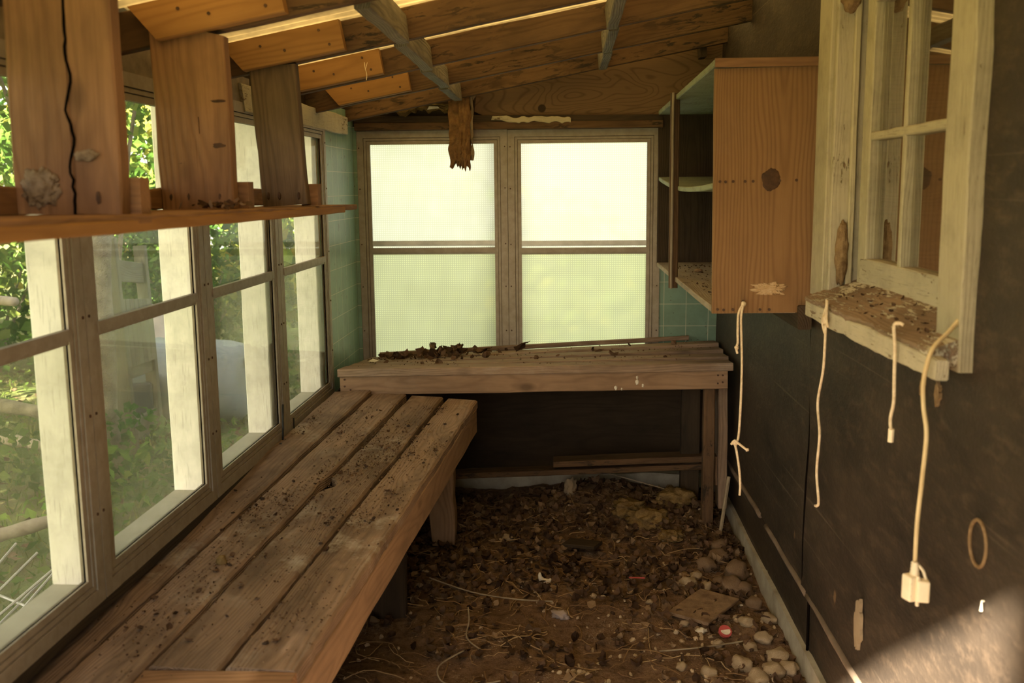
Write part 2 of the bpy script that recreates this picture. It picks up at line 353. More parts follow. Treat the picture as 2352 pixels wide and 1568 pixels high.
def tarpaper():
    s = NT('black_tar_paper'); c = s.obj(False)
    n = s.noise(s.scale(c, (1, .8, 2.0)), 2.2, 5, .65); n2 = s.noise(s.scale(c, (1, 2.5, 7)), 6, 4, .7); n3 = s.noise(c, 90, 2)
    # faint diagonal scratches
    ro = s.n('Mapping'); s.l(c, ro.inputs[0]); ro.inputs['Rotation'].default_value = (.52, 0, 0); ro.inputs['Scale'].default_value = (1, .5, 60)
    sc = s.ramp(s.noise(ro.outputs[0], 1.2, 2, .5), .68, .72)
    col = s.mix(s.ramp(n, .35, .7), (.017, .0125, .009), (.046, .033, .022))
    col = s.mix(s.math('MULTIPLY', s.ramp(n2, .5, .85), .5), col, (.13, .09, .058))
    col = s.mix(s.math('MULTIPLY', sc, .3), col, (.16, .125, .09))
    vo = s.n('TexVoronoi'); s.l(s.scale(c, (1, 4, 2.6)), vo.inputs['Vector']); vo.inputs['Scale'].default_value = 1.0
    sp = s.math('MULTIPLY', s.math('SUBTRACT', 1., s.ramp(s.math('ADD', vo.outputs['Distance'], s.math('MULTIPLY', n3, .04)), .055, .075), clamp=True), .75)
    col = s.mix(sp, col, (.15, .095, .05))
    return s.finish(col, .6, s.math('ADD', n2, s.math('MULTIPLY', n3, .25)), .35, .008, .35)
M['tar'] = tarpaper()
def plywood():
    s = NT('gable_plywood'); c = s.obj(False)
    w = s.n('TexNoise'); s.l(s.scale(c, (1.1, 1, 3.2)), w.inputs[0]); w.inputs['Scale'].default_value = 1.7; w.inputs['Detail'].default_value = 1.6; w.inputs['Distortion'].default_value = .4
    r = s.math('FRACT', s.math('MULTIPLY', w.outputs[0], 26.)); r = s.ramp(s.math('ABSOLUTE', s.math('SUBTRACT', r, .5)), .32, .5)
    fi = s.noise(s.scale(c, (4, 1, 150)), 1, 3, .7)
    col = s.mix(s.math('MULTIPLY', r, .7), (.155, .10, .058), (.075, .047, .026)); col = s.mix(s.math('MULTIPLY', s.ramp(fi, .5, .8), .4), col, (.1, .065, .04))
    sp = s.n('SeparateXYZ'); s.l(c, sp.inputs[0])
    for (kx, kz, kr) in ((-.115, 1.875, .021), (.45, 2.135, .026), (.58, 1.955, .016)):
        dx = s.math('SUBTRACT', sp.outputs[0], kx); dz = s.math('SUBTRACT', sp.outputs[2], kz)
        d = s.math('SQRT', s.math('ADD', s.math('MULTIPLY', dx, dx), s.math('MULTIPLY', dz, dz)))
        col = s.mix(s.math('SUBTRACT', 1., s.ramp(d, kr * .8, kr), clamp=True), col, (.035, .022, .014))
    return s.finish(col, .8, r, .2, .001, .2)
M['ply'] = plywood()
def dirt():
    s = NT('dirt_floor'); c = s.obj(False); n = s.noise(c, 3.5, 5, .6); n2 = s.noise(c, 28, 5, .75); n3 = s.noise(c, 150, 3, .7)
    col = s.mix(s.ramp(n, .35, .65), (.145, .095, .062), (.26, .175, .115)); col = s.mix(s.ramp(n2, .42, .7), col, (.055, .034, .021))
    vo = s.n('TexVoronoi'); s.l(c, vo.inputs['Vector']); vo.inputs['Scale'].default_value = 60
    spk = s.math('MULTIPLY', s.math('SUBTRACT', 1., s.ramp(vo.outputs['Distance'], .12, .22), clamp=True), s.ramp(s.noise(c, 11, 3), .52, .6))
    col = s.mix(s.math('MULTIPLY', spk, .8), col, (.42, .3, .19))
    wh = s.math('MULTIPLY', s.ramp(n3, .56, .66), s.ramp(s.noise(c, 4.3, 3, .6), .56, .66)); col = s.mix(s.math('MULTIPLY', wh, .8), col, (.6, .55, .48))
    return s.finish(col, .97, s.math('ADD', n2, s.math('MULTIPLY', n3, .4)), .9, .015, .1)
M['dirt'] = dirt()
def lawn():
    s = NT('lawn_and_leaf_ground'); c = s.obj(False); n = s.noise(c, 1.4, 5, .65); n2 = s.noise(c, 14, 5, .75)
    col = s.mix(s.ramp(n, .42, .6), (.08, .12, .03), (.13, .10, .055)); col = s.mix(s.ramp(n2, .4, .75), col, (.15, .18, .06))
    return s.finish(col, .97, n2, .8, .03, .1)
M['lawn'] = lawn()

# ================================================================== STRUCTURE
def st(o, label=None): o['kind'] = 'structure'; return tag(o, label)
XL, XR, YB = -1.03, .74, 4.9
# floor: uneven dirt, banked up along the back wall and under the bench
def fh(x, y):
    h = .022 * mnoise.noise(V((x * 3, y * 3, 1))) + .012 * mnoise.noise(V((x * 11, y * 11, 4))) + .006 * mnoise.noise(V((x * 31, y * 31, 4)))
    b = max(0, (y - 4.25) / .65); h += .012 * b * b * (1 + .8 * mnoise.noise(V((x * 3.1, 0, 9))))
    c = math.exp(-((x - .16) / .28) ** 2 - ((y - 4.62) / .3) ** 2); h += .075 * c
    c = math.exp(-((x - .5) / .2) ** 2 - ((y - 4.35) / .3) ** 2); h += .06 * c
    return h
xs = 110; ys = 300; vs = []; fs = []
x0, x1, y0, y1 = -1.12, .78, -.6, 4.93
for j in range(ys + 1):
    for i in range(xs + 1):
        x = x0 + (x1 - x0) * i / xs; y = y0 + (y1 - y0) * j / ys
        vs.append((x, y, fh(x, y)))
for j in range(ys):
    for i in range(xs):
        a = j * (xs + 1) + i; fs.append((a, a + 1, a + xs + 2, a + xs + 1))
st(mobj('floor', vs, fs, M['dirt'], smooth=True), 'bare dirt floor littered with rubble and dead leaves')
# ground outside
vs = []; fs = []; n = 60
for j in range(n + 1):
    for i in range(n + 1):
        x = -16 + 32 * i / n; y = -12 + 34 * j / n
        d = max(0, max(-1.3 - x, x - 1.2, y - 5.1, -.6 - y)); z = -.03 + .07 * mnoise.noise(V((x * .9, y * .9, 0))) * min(1, d)
        if x < -5: z += (-5 - x) * .06
        vs.append((x, y, z))
for j in range(n):
    for i in range(n):
        a = j * (n + 1) + i; fs.append((a, a + 1, a + n + 2, a + n + 1))
g = mobj('ground', vs, fs, M['lawn'], smooth=True); st(g, 'patchy grass and leaf covered ground outside the left windows')

# left wall
wl = empty('wall_left', (XL, 2.5, 0)); st(wl, 'low timber wall under the clear storm windows')
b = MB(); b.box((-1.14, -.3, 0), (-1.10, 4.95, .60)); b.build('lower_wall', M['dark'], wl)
b = MB(); b.box((-1.14, -.3, .6), (-1.046, 5.0, .64)); b.build('outer_ledge', M['ledge'], wl)
plank('window_stool', (-1.065, -.3, .588), (-1.065, 4.9, .588), .07, .03, M['dark'], parent=wl)
b = MB(); b.box((-1.14, -.3, 1.83), (-1.07, 4.9, 2.0)); b.build('top_plate', M['dark'], wl)
b = MB(); b.box((-1.07, -.3, 1.775), (-1.035, 3.3, 1.86)); b.build('window_head', M['aludark'], wl)
b = MB(); b.box((-1.12, 4.30, .30), (-1.035, 4.93, 1.87)); b.build('tile_panel', M['tile'], wl)
# white painted header board, rough split end
plank('header_board', (-1.04, 3.2, 1.792), (-1.04, 4.72, 1.792), .085, .03, M['peel'], up=(1, 0, 0), parent=wl, endrag=.03, wob=.006)
# back wall
wb = empty('wall_back', (0, YB, 0)); st(wb, 'back wall with plywood gable over the frosted windows')
def zr(x): return 1.83 + .188 * (x + .95)      # underside of the rafters
vs = [(-.44, YB - .012, 1.865), (-.40, YB - .012, 1.845), (.9, YB - .012, 1.80), (.9, YB - .012, 2.4), (-.36, YB - .012, 2.06), (-.425, YB - .03, 1.96)]
vs += [(x, YB + .0, z) for x, y, z in vs]; k = 6
fs = [tuple(range(k)), tuple(range(2*k-1, k-1, -1))] + [(i, i + k, (i + 1) % k + k, (i + 1) % k) for i in range(k)]
mobj('plywood_gable', vs, fs, M['ply'], wb)
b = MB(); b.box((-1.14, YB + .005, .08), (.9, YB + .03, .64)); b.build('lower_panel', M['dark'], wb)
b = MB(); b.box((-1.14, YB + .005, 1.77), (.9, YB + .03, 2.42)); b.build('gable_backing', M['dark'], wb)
b = MB(); b.box((-.34, YB + .04, .6), (-.225, YB + .09, 1.78)); b.build('light_gap_strip', M['dark'], wb)  # added strip behind the frames, blocks daylight leaking between the two windows
b = MB(); b.box((.452, YB - .005, 1.15), (.9, YB + .02, 1.80)); b.build('side_panel', M['dark'], wb)
b = MB(); b.box((.44, YB - .002, .5), (.9, YB + .02, 1.16)); b.build('tile_panel', M['tile'], wb)
b = MB(); b.box((-1.05, YB - .02, .5), (-1.018, YB + .01, 1.80)); b.build('tile_strip', M['tile'], wb)
plank('window_trim', (-1.02, YB - .03, 1.797), (.46, YB - .03, 1.793), .034, .03, M['rafter'], up=(0, 1, 0), parent=wb)
plank('window_trim', (-1.02, YB - .022, 1.832), (.46, YB - .022, 1.82), .036, .03, M['dark'], up=(0, 1, 0), parent=wb)
plank('peeled_trim', (-.32, YB - .045, 1.824), (.03, YB - .045, 1.817), .036, .006, M['peel'], up=(0, 1, 0), parent=wb, endrag=.12, edge=.03, seg=.012)
# foundations
def rough_wall(name, pts, z0, z1f, th, mat, n=80, parent=None):
    """vertical strip along pts (2 xy points) with an uneven top"""
    (ax, ay), (bx, by) = pts; d = V((bx - ax, by - ay, 0)); nn = V((-d.y, d.x, 0)).normalized() * th; vs = []; fs = []
    for i in range(n + 1):
        p = V((ax, ay, 0)) + d * i / n; zt = z1f(i / n)
        vs += [p + V((0, 0, z0)), p + V((0, 0, zt)), p + nn + V((0, 0, zt)), p + nn + V((0, 0, z0))]
    for i in range(n):
        a = i * 4
        for k in range(4): fs.append((a + k, a + 4 + k, a + 4 + (k + 1) % 4, a + (k + 1) % 4))
    fs += [(0, 1, 2, 3), (4*n+3, 4*n+2, 4*n+1, 4*n)]
    return mobj(name, vs, fs, mat, parent)
fo = rough_wall('foundation', ((-1.1, YB - .06), (XR, YB - .06)), -.05, lambda u: .085 + .004 * math.sin(u * 40), .08, M['concrete'])
st(fo, 'pale concrete footing along the bottom of the back wall')
fo = rough_wall('foundation', ((XR - .012, YB), (XR - .012, -.5)), -.05, lambda u: .085, .06, M['concrete'])
st(fo, 'pale concrete footing along the bottom of the black wall')
# right wall: overlapping tar paper sheets around the old window
WY0, WY1, WZ0, WZ1 = 1.90, 2.78, 1.19, 2.2
wr = empty('wall_right', (XR, 2.5, 0)); st(wr, 'black tar paper wall on the right')
def sheet(name, y0, y1, z0, z1, x, seed, jag=0, lip=0, hole=None, seamw=0):
    ny = max(2, int((y1 - y0) / .03)); nz = max(2, int((z1 - z0) / .03)); vs = []; fs = []
    for j in range(nz + 1):
        for i in range(ny + 1):
            y = y0 + (y1 - y0) * i / ny; z = z0 + (z1 - z0) * j / nz
            xx = x + .006 * mnoise.noise(V((y * 2.2, z * 2.6, seed))) - .004 * max(0, mnoise.noise(V((y * .9, z * 6, seed + 3))))
            if j == 0: z += jag * mnoise.noise(V((y * 17, seed, 0))) + jag * .6 * mnoise.noise(V((y * 60, seed, 0)))
            if lip and j == 0: xx -= lip
            if i in (0, ny) and seamw: y += seamw * mnoise.noise(V((z * 3.5, 3.3, 8))); xx -= .003
            vs.append((xx, y, z))
    for j in range(nz):
        for i in range(ny):
            yc = y0 + (y1 - y0) * (i + .5) / ny; zc = z0 + (z1 - z0) * (j + .5) / nz
            if hole and hole[0] < yc < hole[1] and hole[2] < zc < hole[3]: continue
            a = j * (ny + 1) + i; fs.append((a, a + 1, a + ny + 2, a + ny + 1))
    o = mobj(name, vs, fs, M['tar'], wr, smooth=True)
    return o
H = (WY0 + .01, WY1 - .01, WZ0, WZ1)
sheet('tar_paper_sheet', 2.985, 4.92, .27, 2.6, XR - .002, 1, .004, .006, None, .03)
sheet('tar_paper_sheet', -.5, 2.978, .27, 2.6, XR - .004, 5, .004, .006, H, .03)
sheet('tar_paper_sheet', 2.93, 4.92, .075, .30, XR + .004, 9, .02, 0, None, .01)
sheet('tar_paper_sheet', -.5, 2.925, .075, .30, XR + .005, 12, .02, 0, None, .01)
b = MB(); b.tube([(XR - .006 + .0, 2.9825 + .03 * mnoise.noise(V((z * 3.5, 3.3, 8))), z) for z in [.275 + i * .04 for i in range(22)]], .0042, 6); b.tube([(XR - .001, 2.928 + .01 * mnoise.noise(V((z * 3.5, 3.3, 8))), z) for z in [.085 + i * .03 for i in range(7)]], .004, 6)
b.build('open_seam', M['slot'], wr)
b = MB()
for (ya, yb) in ((3.66, 4.75), (2.93, 3.55), (-.4, 2.915)):
    m_ = max(2, int((yb - ya) / .06)); pts = [(XR - .008 - .002 * mnoise.noise(V((i, ya, 0))), ya + (yb - ya) * i / m_, .266 + .006 * mnoise.noise(V((i * .35, ya, 4)))) for i in range(m_ + 1)]
    b.tube(pts, .0105, 8)
b.build('lit_curled_paper_edge', M['lip'], wr, True)
b = MB(); b.box((XR + .012, -.5, 0), (XR + .03, WY0 - .06, 2.75)); b.box((XR + .012, WY1 + .06, 0), (XR + .03, 5, 2.75))
b.box((XR + .012, WY0 - .06, 0), (XR + .03, WY1 + .06, WZ0 - .02)); b.box((XR + .012, WY0 - .06, WZ1), (XR + .03, WY1 + .06, 2.75)); b.build('wall_sheathing', M['dark'], wr)
# torn spots on the paper
def scrap(y, z, w, h, mat, name='torn_patch'):
    vs = []; nn = 36
    for i in range(nn):
        a = 2 * math.pi * i / nn; q = 1 + .6 * mnoise.noise(V((math.cos(a) * 1.6, math.sin(a) * 1.6 + y * 9, z))) + .25 * mnoise.noise(V((i * .9, y, z)))
        vs.append((XR - .012, y + math.cos(a) * w / 2 * q, z + math.sin(a) * h / 2 * q))
    vs += [(x + .008, y_, z_) for x, y_, z_ in vs]
    fs = [tuple(range(nn)), tuple(reversed(range(nn, 2 * nn)))] + [(i, i + nn, (i + 1) % nn + nn, (i + 1) % nn) for i in range(nn)]
    return mobj(name, vs, fs, mat, wr)
scrap(2.405, .405, .05, .13, M['paper'])
scrap(2.05, 1.09, .02, .05, M['mud']); scrap(1.965, 1.09, .022, .045, M['mud'])
# oval ring stain
b = MB(); pts = [(XR - .010, 1.735 + .036 * math.cos(a) , .868 + .042 * math.sin(a)) for a in [2 * math.pi * i / 24 for i in range(25)]]
b.tube(pts, .0035, 6); b.build('oval_stain', M['mud'], wr)
# ceiling: corrugated fibreglass over the rafters
vs = []; fs = []; ny = 420; nx = 14
def zc(x): return zr(x) + .098
for j in range(ny + 1):
    y = -.2 + 5.35 * j / ny
    for i in range(nx + 1):
        x = -1.42 + (2.3) * i / nx
        vs.append((x, y, zc(x) + .006 * math.sin(2 * math.pi * y / .068)))
for j in range(ny):
    for i in range(nx):
        a = j * (nx + 1) + i; fs.append((a, a + 1, a + nx + 2, a + nx + 1))
st(mobj('ceiling', vs, fs, M['roof'], smooth=True), 'amber corrugated fibreglass roof above the rafters')
# unseen front wall behind the camera, its doorway shaped to throw the sun patch
wf = empty('wall_front', (0, -.12, 0)); st(wf, 'unseen front wall with an open doorway shaped for the sun patch')
b = MB(); b.box((-.03, -.16, 0), (.80, -.10, 2.2)); b.box((-1.14, -.16, 0), (-.95, -.10, 1.9)); b.box((-.95, -.16, 2.015), (-.03, -.10, 2.07)); b.build('boarding', M['dark'], wf)

# windows ---------------------------------------------------------------
def ring(b, P, u0, u1, v0, v1, w, d0, d1, chamf=0):
    """rectangular ring of four mitred bars; P maps (u,v,depth) to world"""
    n = len(b.v); o = [(u0, v0), (u1, v0), (u1, v1), (u0, v1)]; i_ = [(u0 + w, v0 + w), (u1 - w, v0 + w), (u1 - w, v1 - w), (u0 + w, v1 - w)]
    for d in (d0, d1):
        b.v += [P(u, v, d) for u, v in o] + [P(u, v, d) for u, v in i_]
    for k in range(4):
        k2 = (k + 1) % 4
        b.f += [(n+k, n+k2, n+4+k2, n+4+k), (n+8+k, n+12+k, n+12+k2, n+8+k2), (n+k, n+8+k, n+8+k2, n+k2), (n+4+k, n+4+k2, n+12+k2, n+12+k)]
def storm(idx, P, a, c, z0, z1, zm, pmat, label, fl=.058, pebble=False):
    o = empty('window_%d' % idx, P((a + c) / 2, z0, 0)); st(o, label)
    b = MB(); ring(b, P, a, c, z0, z1, fl * .98, .010, .020); b.build('frame_back', M['aludark'], o)  # dark ring behind the frame gaps, groove shade put into its colour
    b = MB(); ring(b, P, a, c, z0, z1, fl * .50, 0, .012); ring(b, P, a + fl * .54, c - fl * .54, z0 + fl * .54, z1 - fl * .54, fl * .16, .003, .012)
    ring(b, P, a + fl * .74, c - fl * .74, z0 + fl * .74, z1 - fl * .74, fl * .24, .005, .014); b.build('window_frame', M['alu'], o)
    b = MB(); ia = a + fl * .9; ic = c - fl * .9
    def bar(zz0, zz1, d0, d1):
        n = len(b.v)
        for d in (d0, d1): b.v.extend([P(ia, zz0, d), P(ic, zz0, d), P(ic, zz1, d), P(ia, zz1, d)])
        b.f.extend([(n,n+1,n+2,n+3),(n+4,n+7,n+6,n+5),(n,n+4,n+5,n+1),(n+1,n+5,n+6,n+2),(n+2,n+6,n+7,n+3),(n+3,n+7,n+4,n)])
    bar(zm - .012, zm + .012, .002, .016); bar(zm - .02, zm - .012, .008, .016); b.build('meeting_rail', M['alu'], o)
    if pebble:
        b = MB(); bar(zm + .020, zm + .046, .010, .014); bar(zm + .028, zm + .040, .006, .012); b.build('sash_bar', M['greyalu'], o)
    def pn(name, zz0, zz1, d, mat, th=.003):
        n_ = MB(); 
        for dd in (d, d + th): n_.v.extend([P(ia, zz0, dd), P(ic, zz0, dd), P(ic, zz1, dd), P(ia, zz1, dd)])
        if mat in (M['screen'], M['glass'], M['pebble'], M['pebble_g']): n_.f = [(0, 1, 2, 3)]; n_.v = n_.v[:4]
        n_.build(name, mat, o)
    pn('upper_pane', zm, z1 - fl * .9, .017, pmat); pn('lower_pane', z0 + fl * .6, zm, .013, M['pebble_g'] if pebble else pmat)
    pn('insect_screen', z0 + fl * .6, zm, .019, M['screen'])
    b = MB()
    for zz in (z0 + .2, z0 + .42, zm + .03, zm + .3, z1 - .08):
        for uu in (a + .012, c - .012):
            b.tube([P(uu, zz, .001), P(uu, zz, -.0022)], .0035, 8)
    b.build('screw', M['rust'], o)
PL = lambda u, v, d: V((XL - d, u, v))
PB = lambda u, v, d: V((u, YB - .01 + d, v))
LW = [(.60, 1.33), (1.335, 2.066), (2.07, 2.79), (2.795, 3.535), (3.54, 4.30)]
LL = ['clear storm window beside the open doorway', 'clear storm window nearest the camera, with a white post behind its right side',
      'second clear storm window from the left, a grey barrel behind it', 'third clear storm window from the left, with the barrel end behind',
      'last clear storm window on the left wall, next to the teal tile corner']
for i, (a, c) in enumerate(LW): storm(i + 1, PL, a, c, .60, 1.778, 1.205, M['glass'], LL[i], .066)
storm(6, PB, -1.02, -.284, .60, 1.778, 1.200, M['pebble'], 'left pebbled glass window in the back wall', .066, True)
storm(7, PB, -.282, .455, .60, 1.776, 1.196, M['pebble'], 'right pebbled glass window in the back wall, beside the wall cupboard', .066, True)

# old wooden sash window in the right wall --------------------------------
w8 = empty('window_8', (.76, 2.3, 1.19)); st(w8, 'old cream wooden sash window in the black wall with peeling paint')
plank('casing', (.722, 2.855, 1.19), (.722, 2.855, 2.3), .13, .030, M['cream'], up=(1, 0, 0), parent=w8, wob=.004)
plank('casing', (.722, 1.875, 1.16), (.722, 1.875, 2.3), .118, .034, M['cream'], up=(1, 0, 0), parent=w8, wob=.012, edge=.01)
plank('casing', (.722, 1.72, 2.17), (.722, 2.93, 2.17), .13, .030, M['cream'], up=(1, 0, 0), parent=w8)
plank('blind_stop', (.735, 2.785, 1.21), (.735, 2.785, 2.2), .035, .018, M['cream'], up=(0, 1, 0), parent=w8)
plank('jamb', (.775, 2.775, 1.2), (.775, 2.775, 2.2), .115, .02, M['peel'], up=(0, 1, 0), parent=w8, wob=.003)
plank('parting_bead', (.768, 2.757, 1.22), (.768, 2.757, 2.2), .016, .016, M['cream'], up=(0, 1, 0), parent=w8)
plank('jamb', (.79, 1.915, 1.2), (.79, 1.915, 2.2), .10, .02, M['peel'], up=(0, 1, 0), parent=w8)
# sloping sill
plank('sill', (.735, 1.825, 1.205), (.735, 2.795, 1.199), .15, .045, M['sill'], up=(-.38, 0, 1), parent=w8, wob=.006, edge=.012, seg=.03)
plank('sill_nosing', (.672, 1.79, 1.170), (.672, 2.785, 1.163), .046, .022, M['peel'], up=(1, 0, 0), parent=w8, wob=.004, edge=.006, seg=.03)
# sash
sx = .80
sa = empty('sash', (sx, 2.3, 1.25), parent=w8)
def splank(nm, p0, p1, w, t, up): plank(nm, p0, p1, w, t, M['cream'], up=up, parent=sa, wob=.002, edge=.003)
splank('stile', (sx, 2.695, 1.235), (sx, 2.695, 2.2), .07, .035, (1, 0, 0)); splank('stile', (sx, 1.875, 1.235), (sx, 1.875, 2.2), .07, .035, (1, 0, 0))
plank('bottom_rail', (sx, 1.90, 1.272), (sx, 2.70, 1.272), .07, .036, M['peel'], up=(1, 0, 0), parent=sa)
splank('muntin', (sx, 2.40, 1.30), (sx, 2.40, 2.2), .022, .032, (1, 0, 0)); splank('muntin', (sx, 2.13, 1.30), (sx, 2.13, 2.2), .022, .032, (1, 0, 0))
splank('muntin', (sx, 1.9, 1.622), (sx, 2.68, 1.622), .022, .034, (1, 0, 0)); splank('muntin', (sx, 1.9, 1.965), (sx, 2.68, 1.965), .022, .034, (1, 0, 0))
mobj('pane', [(sx + .006, 1.89, 1.29), (sx + .006, 2.69, 1.29), (sx + .006, 2.69, 2.2), (sx + .006, 1.89, 2.2)], [(0, 1, 2, 3)], M['oldglass'], sa)
# mud dauber nests
def blob(name, c, r, mat, parent=None, seed=0, n=3, amp=.35, freq=1.6, flat=1):
    bm = bmesh.new(); bmesh.ops.create_icosphere(bm, subdivisions=n, radius=1)
    for v in bm.verts:
        q = 1 + amp * mnoise.noise(v.co * freq + V((seed, seed * .3, 0))) + amp * .4 * mnoise.noise(v.co * freq * 3 + V((seed, 0, 0)))
        v.co = V((v.co.x * r[0], v.co.y * r[1], v.co.z * r[2] * (flat if v.co.z < 0 else 1))) * q
    me = bpy.data.meshes.new(name); bm.to_mesh(me); bm.free(); me.materials.append(mat)
    me.polygons.foreach_set('use_smooth', [True] * len(me.polygons))
    o = bpy.data.objects.new(name, me); link(o, parent, Matrix.Translation(V(c))); return o
tag(blob('wasp_nest', (.748, 2.755, 1.315), (.017, .017, .085), M['mud'], seed=2, n=4, amp=.22, freq=3), 'tall brown mud wasp nest in the bottom corner of the cream window frame', 'wasp nest')
tag(blob('wasp_nest', (.748, 2.755, 1.985), (.026, .02, .04), M['mud'], seed=9, amp=.4, freq=2.2), 'lumpy mud wasp nest high on the cream window jamb', 'wasp nest')
# room behind the old window
wh = empty('wall_house_room', (2, 2.5, 0)); st(wh, 'brown interior of the house behind the old window')
b = MB(); b.box((2.3, .8, 0), (2.34, 5.4, 2.7)); b.box((.772, 5.2, 0), (2.34, 5.24, 2.7)); b.box((.772, .8, -.02), (2.34, 5.2, 0)); b.box((.752, .8, 2.66), (2.34, 5.2, 2.76)); b.box((.772, .8, 0), (2.34, .84, 2.7)); b.build('room_lining', M['hanger'], wh)

# ================================================================== RAFTERS
def rafter(Y, label, sister=True, xa=-.955, th=.036, stain=M['rafter'], xe=.80, grp='sloping roof rafters'):
    o = empty('rafter', (-.2, Y + .05, zr(-.2)), label, 'rafter', grp)
    h = .088; dz = h / 2 / math.cos(.186); y2 = Y + (.056 if sister else .018)
    plank('rafter_board', (xa - .25, y2, zr(xa - .25) + dz), (xe, y2, zr(xe) + dz), h, th, stain, up=(0, -1, 0), parent=o, wob=.003)
    if sister:
        s_ = plank('sister_board', (xa, Y + .018, zr(xa) + dz + .001), (-.635, Y + .018, zr(-.635) + dz + .001), h * .97, th, M['pine'], up=(0, -1, 0), parent=o, wob=.001, cut0=-.05)
        s_['label'] = 'short orange pine board screwed to the rafter'
        for (sxx, sz) in ((-.87, .06), (-.80, .035), (-.70, .07), (-.67, .025)):
            b = MB(); z = zr(sxx) + sz; b.tube([(sxx, Y + .001, z), (sxx, Y - .002, z)], .004, 8); b.build('screw', M['rust'], s_)
    return o
rafter(1.70, 'roof rafter nearest the camera, above the cracked hanging board')
rafter(2.28, 'roof rafter with a pine splice, above the knotty middle hanging board')
rafter(2.89, 'roof rafter with a pine splice, above the dark grey hanging board')
rafter(3.50, 'stained roof rafter next beyond the one over the grey hanging board')
rafter(4.11, 'roof rafter before the last, its pine splice ending lowest at the back')
rafter(4.74, 'dark unspliced roof rafter against the back gable', sister=False)
rafter(1.1, 'roof rafter above the camera'); rafter(.5, 'roof rafter just inside the doorway')
YR = [2.28, 2.89, 3.50, 4.11, 4.74]
bl = ['grey green blocking board nearest the camera, left row under the roof', 'second blocking board of the left row, between stained rafters',
      'third blocking board of the left row, mouldy edge', 'last blocking board of the left row, by the torn insulation']
for r_, (X, lab) in enumerate(((-.47, bl), (.15, ['nearest blocking board of the right hand row under the roof', 'second blocking board of the right hand row',
        'third blocking board of the right hand row', 'last blocking board of the right hand row, over the plywood gable']))):
    for i in range(4):
        ya = YR[i] + .074; yb = YR[i + 1] + (.036 if i < 3 else 0); xx = X + (-.012 * i if r_ == 0 else .006 * i)
        z = zr(xx) + .030
        tag(plank('blocking_board', (xx, ya, z), (xx, yb, z), .085 if r_ == 0 else .075, .038, M['block'], up=(1, 0, .1), wob=.004, edge=.004), lab[i], 'blocking board', 'blocking between the rafters')
tag(plank('blocking_board', (.63, 4.77, zr(.63) + .02), (.63, 4.87, zr(.63) + .02), .12, .03, M['dark'], up=(1, 0, .1)), 'short dark block at the top right end of the plywood gable', 'blocking board')
# thin wisp hanging under the fourth rafter
b = MB(); b.tube(smooth_path([(-.69, 3.49, 1.93), (-.687, 3.485, 1.91), (-.682, 3.485, 1.888), (-.684, 3.485, 1.87)]), .0012, 5); b.tube(smooth_path([(-.68, 3.49, 1.93), (-.684, 3.485, 1.912), (-.687, 3.485, 1.905)]), .001, 5)
tag(b.build('string_wisp', M['rope']), 'tiny pale string hanging from a dark rafter', 'string')

# ================================================================== TORN INSULATION
ins = empty('hanging_insulation', (-.5, 4.8, 1.6), 'torn brown strip of fibre insulation hanging over the left frosted window', 'insulation')
def fluff(name, x0, x1, zt, zb, yc, th, mat, parent, seed, rag=.02, nx=16, nz=40):
    vs = []; fs = []
    for s_ in (0, 1):
        for j in range(nz + 1):
            for i in range(nx + 1):
                u = i / nx; v = j / nz; xa = x0 + .012 * mnoise.noise(V((v * 6, seed, 1))); xb = x1 + .010 * mnoise.noise(V((v * 5, seed, 2)))
                x = xa + (xb - xa) * u; zbb = zb + rag * mnoise.noise(V((u * 5, seed, 3))) + rag * .7 * mnoise.noise(V((u * 17, seed, 3))); z = zt + (zbb - zt) * v
                bul = math.sin(math.pi * u) ** .5 * min(1, (1 - v) * 12 + .1)
                y = yc + (1 if s_ else -1) * th / 2 * bul + .014 * mnoise.noise(V((u * 4, v * 9, seed))) + .007 * mnoise.noise(V((u * 14, v * 30, seed)))
                vs.append((x, y, z))
    m = (nx + 1) * (nz + 1)
    for s_ in (0, 1):
        for j in range(nz):
            for i in range(nx):
                a = s_ * m + j * (nx + 1) + i; q = (a, a + 1, a + nx + 2, a + nx + 1); fs.append(q if s_ else q[::-1])
    for j in range(nz):
        for e in (0, nx):
            a = j * (nx + 1) + e; fs.append((a, a + nx + 1, m + a + nx + 1, m + a))
    for i in range(nx):
        for e in (0, nz):
            a = e * (nx + 1) + i; fs.append((a, a + 1, m + a + 1, m + a))
    return mobj(name, vs, fs, mat, parent, smooth=True)
fluff('fibre_strip', -.555, -.452, 1.93, 1.60, 4.80, .045, M['insul'], ins, 3)
fluff('fibre_strip', -.505, -.45, 1.94, 1.595, 4.775, .03, M['insul'], ins, 8, .03)
fluff('paper_backing', -.452, -.438, 1.955, 1.63, 4.79, .008, M['paper'], ins, 5, .01, 6)
# paper flap peeling off the gable
b = MB(); n0 = 10
for j in range(n0 + 1):
    v = j / n0; 
    for i in range(4):
        u = i / 3; b.v.append(V((-.44 + .10 * v * (1 - u * .3), 4.80 + .07 * v + .02 * u, 1.93 + .035 * math.sin(v * 2.2) - .02 * u * (1 - v) + .02 * v)))
for j in range(n0):
    for i in range(3): a = j * 4 + i; b.f.append((a, a + 1, a + 5, a + 4))
b.build('paper_flap', M['paper'], ins, True)
# insulation stuffed in the gable
gi = fluff('gable_insulation', -.90, -.50, 1.90, 1.86, 4.865, .05, M['insul_y'], None, 12, .03, 40, 10)
tag(gi, 'crumpled yellow insulation stuffed above the left frosted window', 'insulation', kind='stuff')
tag(mobj('paper_scrap', [(-.66,4.83,1.872),(-.60,4.83,1.878),(-.61,4.825,1.886),(-.65,4.826,1.888)], [(0,1,2,3)], M['flake']), 'small white paper scrap in the yellow insulation', 'paper scrap')

